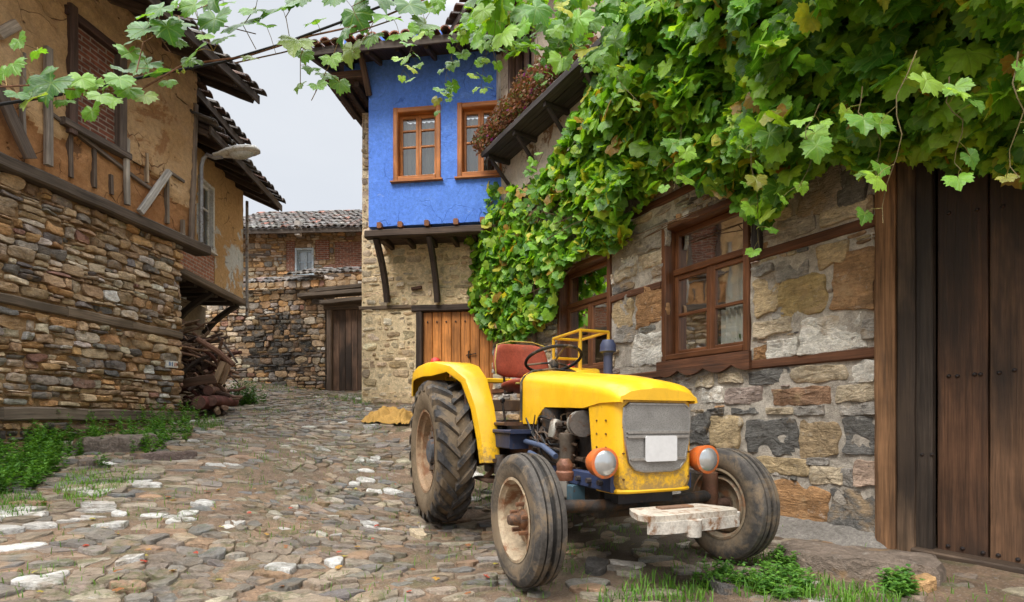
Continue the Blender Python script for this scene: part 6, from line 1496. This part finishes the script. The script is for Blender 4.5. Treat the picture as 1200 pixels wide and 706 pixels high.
# tarp
c0 = at_ground(456, 494); tp_ = MB()
def tf(i, j):
    x, y = (i-.5)*.75, (j-.5)*.6; e_ = max(0, 1-(abs(x)/.36)**3)*max(0, 1-(abs(y)/.3)**3); X, Y = c0.x+x+nz((x*4, y*4, 3))*.09, c0.y+y+.05+nz((x*4, y*4, 8))*.09
    return V3(X, Y, gz(X, Y)+.025+e_*(.1+.12*nz((x*3.3, y*3.3, 1)))+abs(nz((x*6, y*6, 2)))*.16*e_+abs(nz((x*13, y*9, 5)))*.05+(.22*e_*max(0, x-.02)))
tp_.grid(60, 50, tf, (.42, .24, .06)); lab(tp_.build('tarpaulin', 'cloth', None, sharp=0), 'crumpled ochre tarpaulin dumped at the corner of the blue house', 'tarpaulin')
# ------------------------------------------------------------------ world, sun, camera
wd = bpy.data.worlds.new('World'); SC.world = wd; wd.use_nodes = True
N, L = wd.node_tree.nodes, wd.node_tree.links; bg = N['Background']
sky = N.new('ShaderNodeTexSky'); sky.sky_type = 'NISHITA'; sky.sun_disc = False
SUN_EL, SUN_AZ = R(52), R(215)                # direction to the sun: behind-left of the camera
sky.sun_elevation = SUN_EL; sky.sun_rotation = SUN_AZ; sky.dust_density = 3
tc = N.new('ShaderNodeTexCoord'); sx = N.new('ShaderNodeSeparateXYZ'); L.new(tc.outputs['Generated'], sx.inputs[0])
rp = N.new('ShaderNodeValToRGB'); L.new(sx.outputs[2], rp.inputs[0]); e = rp.color_ramp.elements
e[0].position = 0; e[0].color = (3.45, 3.56, 3.72, 1); e[1].position = 1; e[1].color = (27, 27, 27, 1)
x = e.new(.62); x.color = (3.5, 3.6, 3.74, 1); x = e.new(.8); x.color = (21, 21.2, 21.4, 1)
nt = N.new('ShaderNodeTexNoise'); mp = N.new('ShaderNodeMapping'); mp.inputs['Scale'].default_value = (1, 1, 2.5); L.new(tc.outputs['Generated'], mp.inputs[0]); L.new(mp.outputs[0], nt.inputs['Vector'])
nt.inputs['Scale'].default_value = 2.2; nt.inputs['Detail'].default_value = 6
r2 = N.new('ShaderNodeValToRGB'); L.new(nt.outputs['Fac'], r2.inputs[0]); r2.color_ramp.elements[0].position = .3; r2.color_ramp.elements[0].color = (.93, .94, .955, 1); r2.color_ramp.elements[1].position = .7; r2.color_ramp.elements[1].color = (1.03, 1.03, 1.025, 1)
mu = N.new('ShaderNodeMix'); mu.data_type = 'RGBA'; mu.blend_type = 'MULTIPLY'; mu.inputs[0].default_value = 1; L.new(rp.outputs[0], mu.inputs[6]); L.new(r2.outputs[0], mu.inputs[7])
mi = N.new('ShaderNodeMix'); mi.data_type = 'RGBA'; mi.inputs[0].default_value = .9; L.new(sky.outputs[0], mi.inputs[6]); L.new(mu.outputs[2], mi.inputs[7])
L.new(mi.outputs[2], bg.inputs['Color']); bg.inputs['Strength'].default_value = .12
sl = bpy.data.lights.new('sun', 'SUN'); sl.energy = 1.5; sl.angle = R(22); sl.color = (1, .95, .88)
so = bpy.data.objects.new('sun', sl); COL.objects.link(so)
dvec = V3(math.sin(SUN_AZ)*math.cos(SUN_EL), math.cos(SUN_AZ)*math.cos(SUN_EL), math.sin(SUN_EL))
so.rotation_euler = dvec.to_track_quat('Z', 'Y').to_euler(); so.location = dvec*30
cd = bpy.data.cameras.new('camera'); cam = bpy.data.objects.new('camera', cd); COL.objects.link(cam)
cam.location = (0, 0, CAMH); cam.rotation_euler = (R(90), 0, 0); cd.sensor_width = 36; cd.lens = 18; cd.shift_y = (HOR-353)/1200; cd.clip_start = .05; cd.clip_end = 2000
SC.camera = cam
SC.view_settings.view_transform = 'Standard'; SC.view_settings.look = 'None'; SC.view_settings.exposure = 1.0; SC.view_settings.gamma = 1; SC.view_settings.use_curve_mapping = False
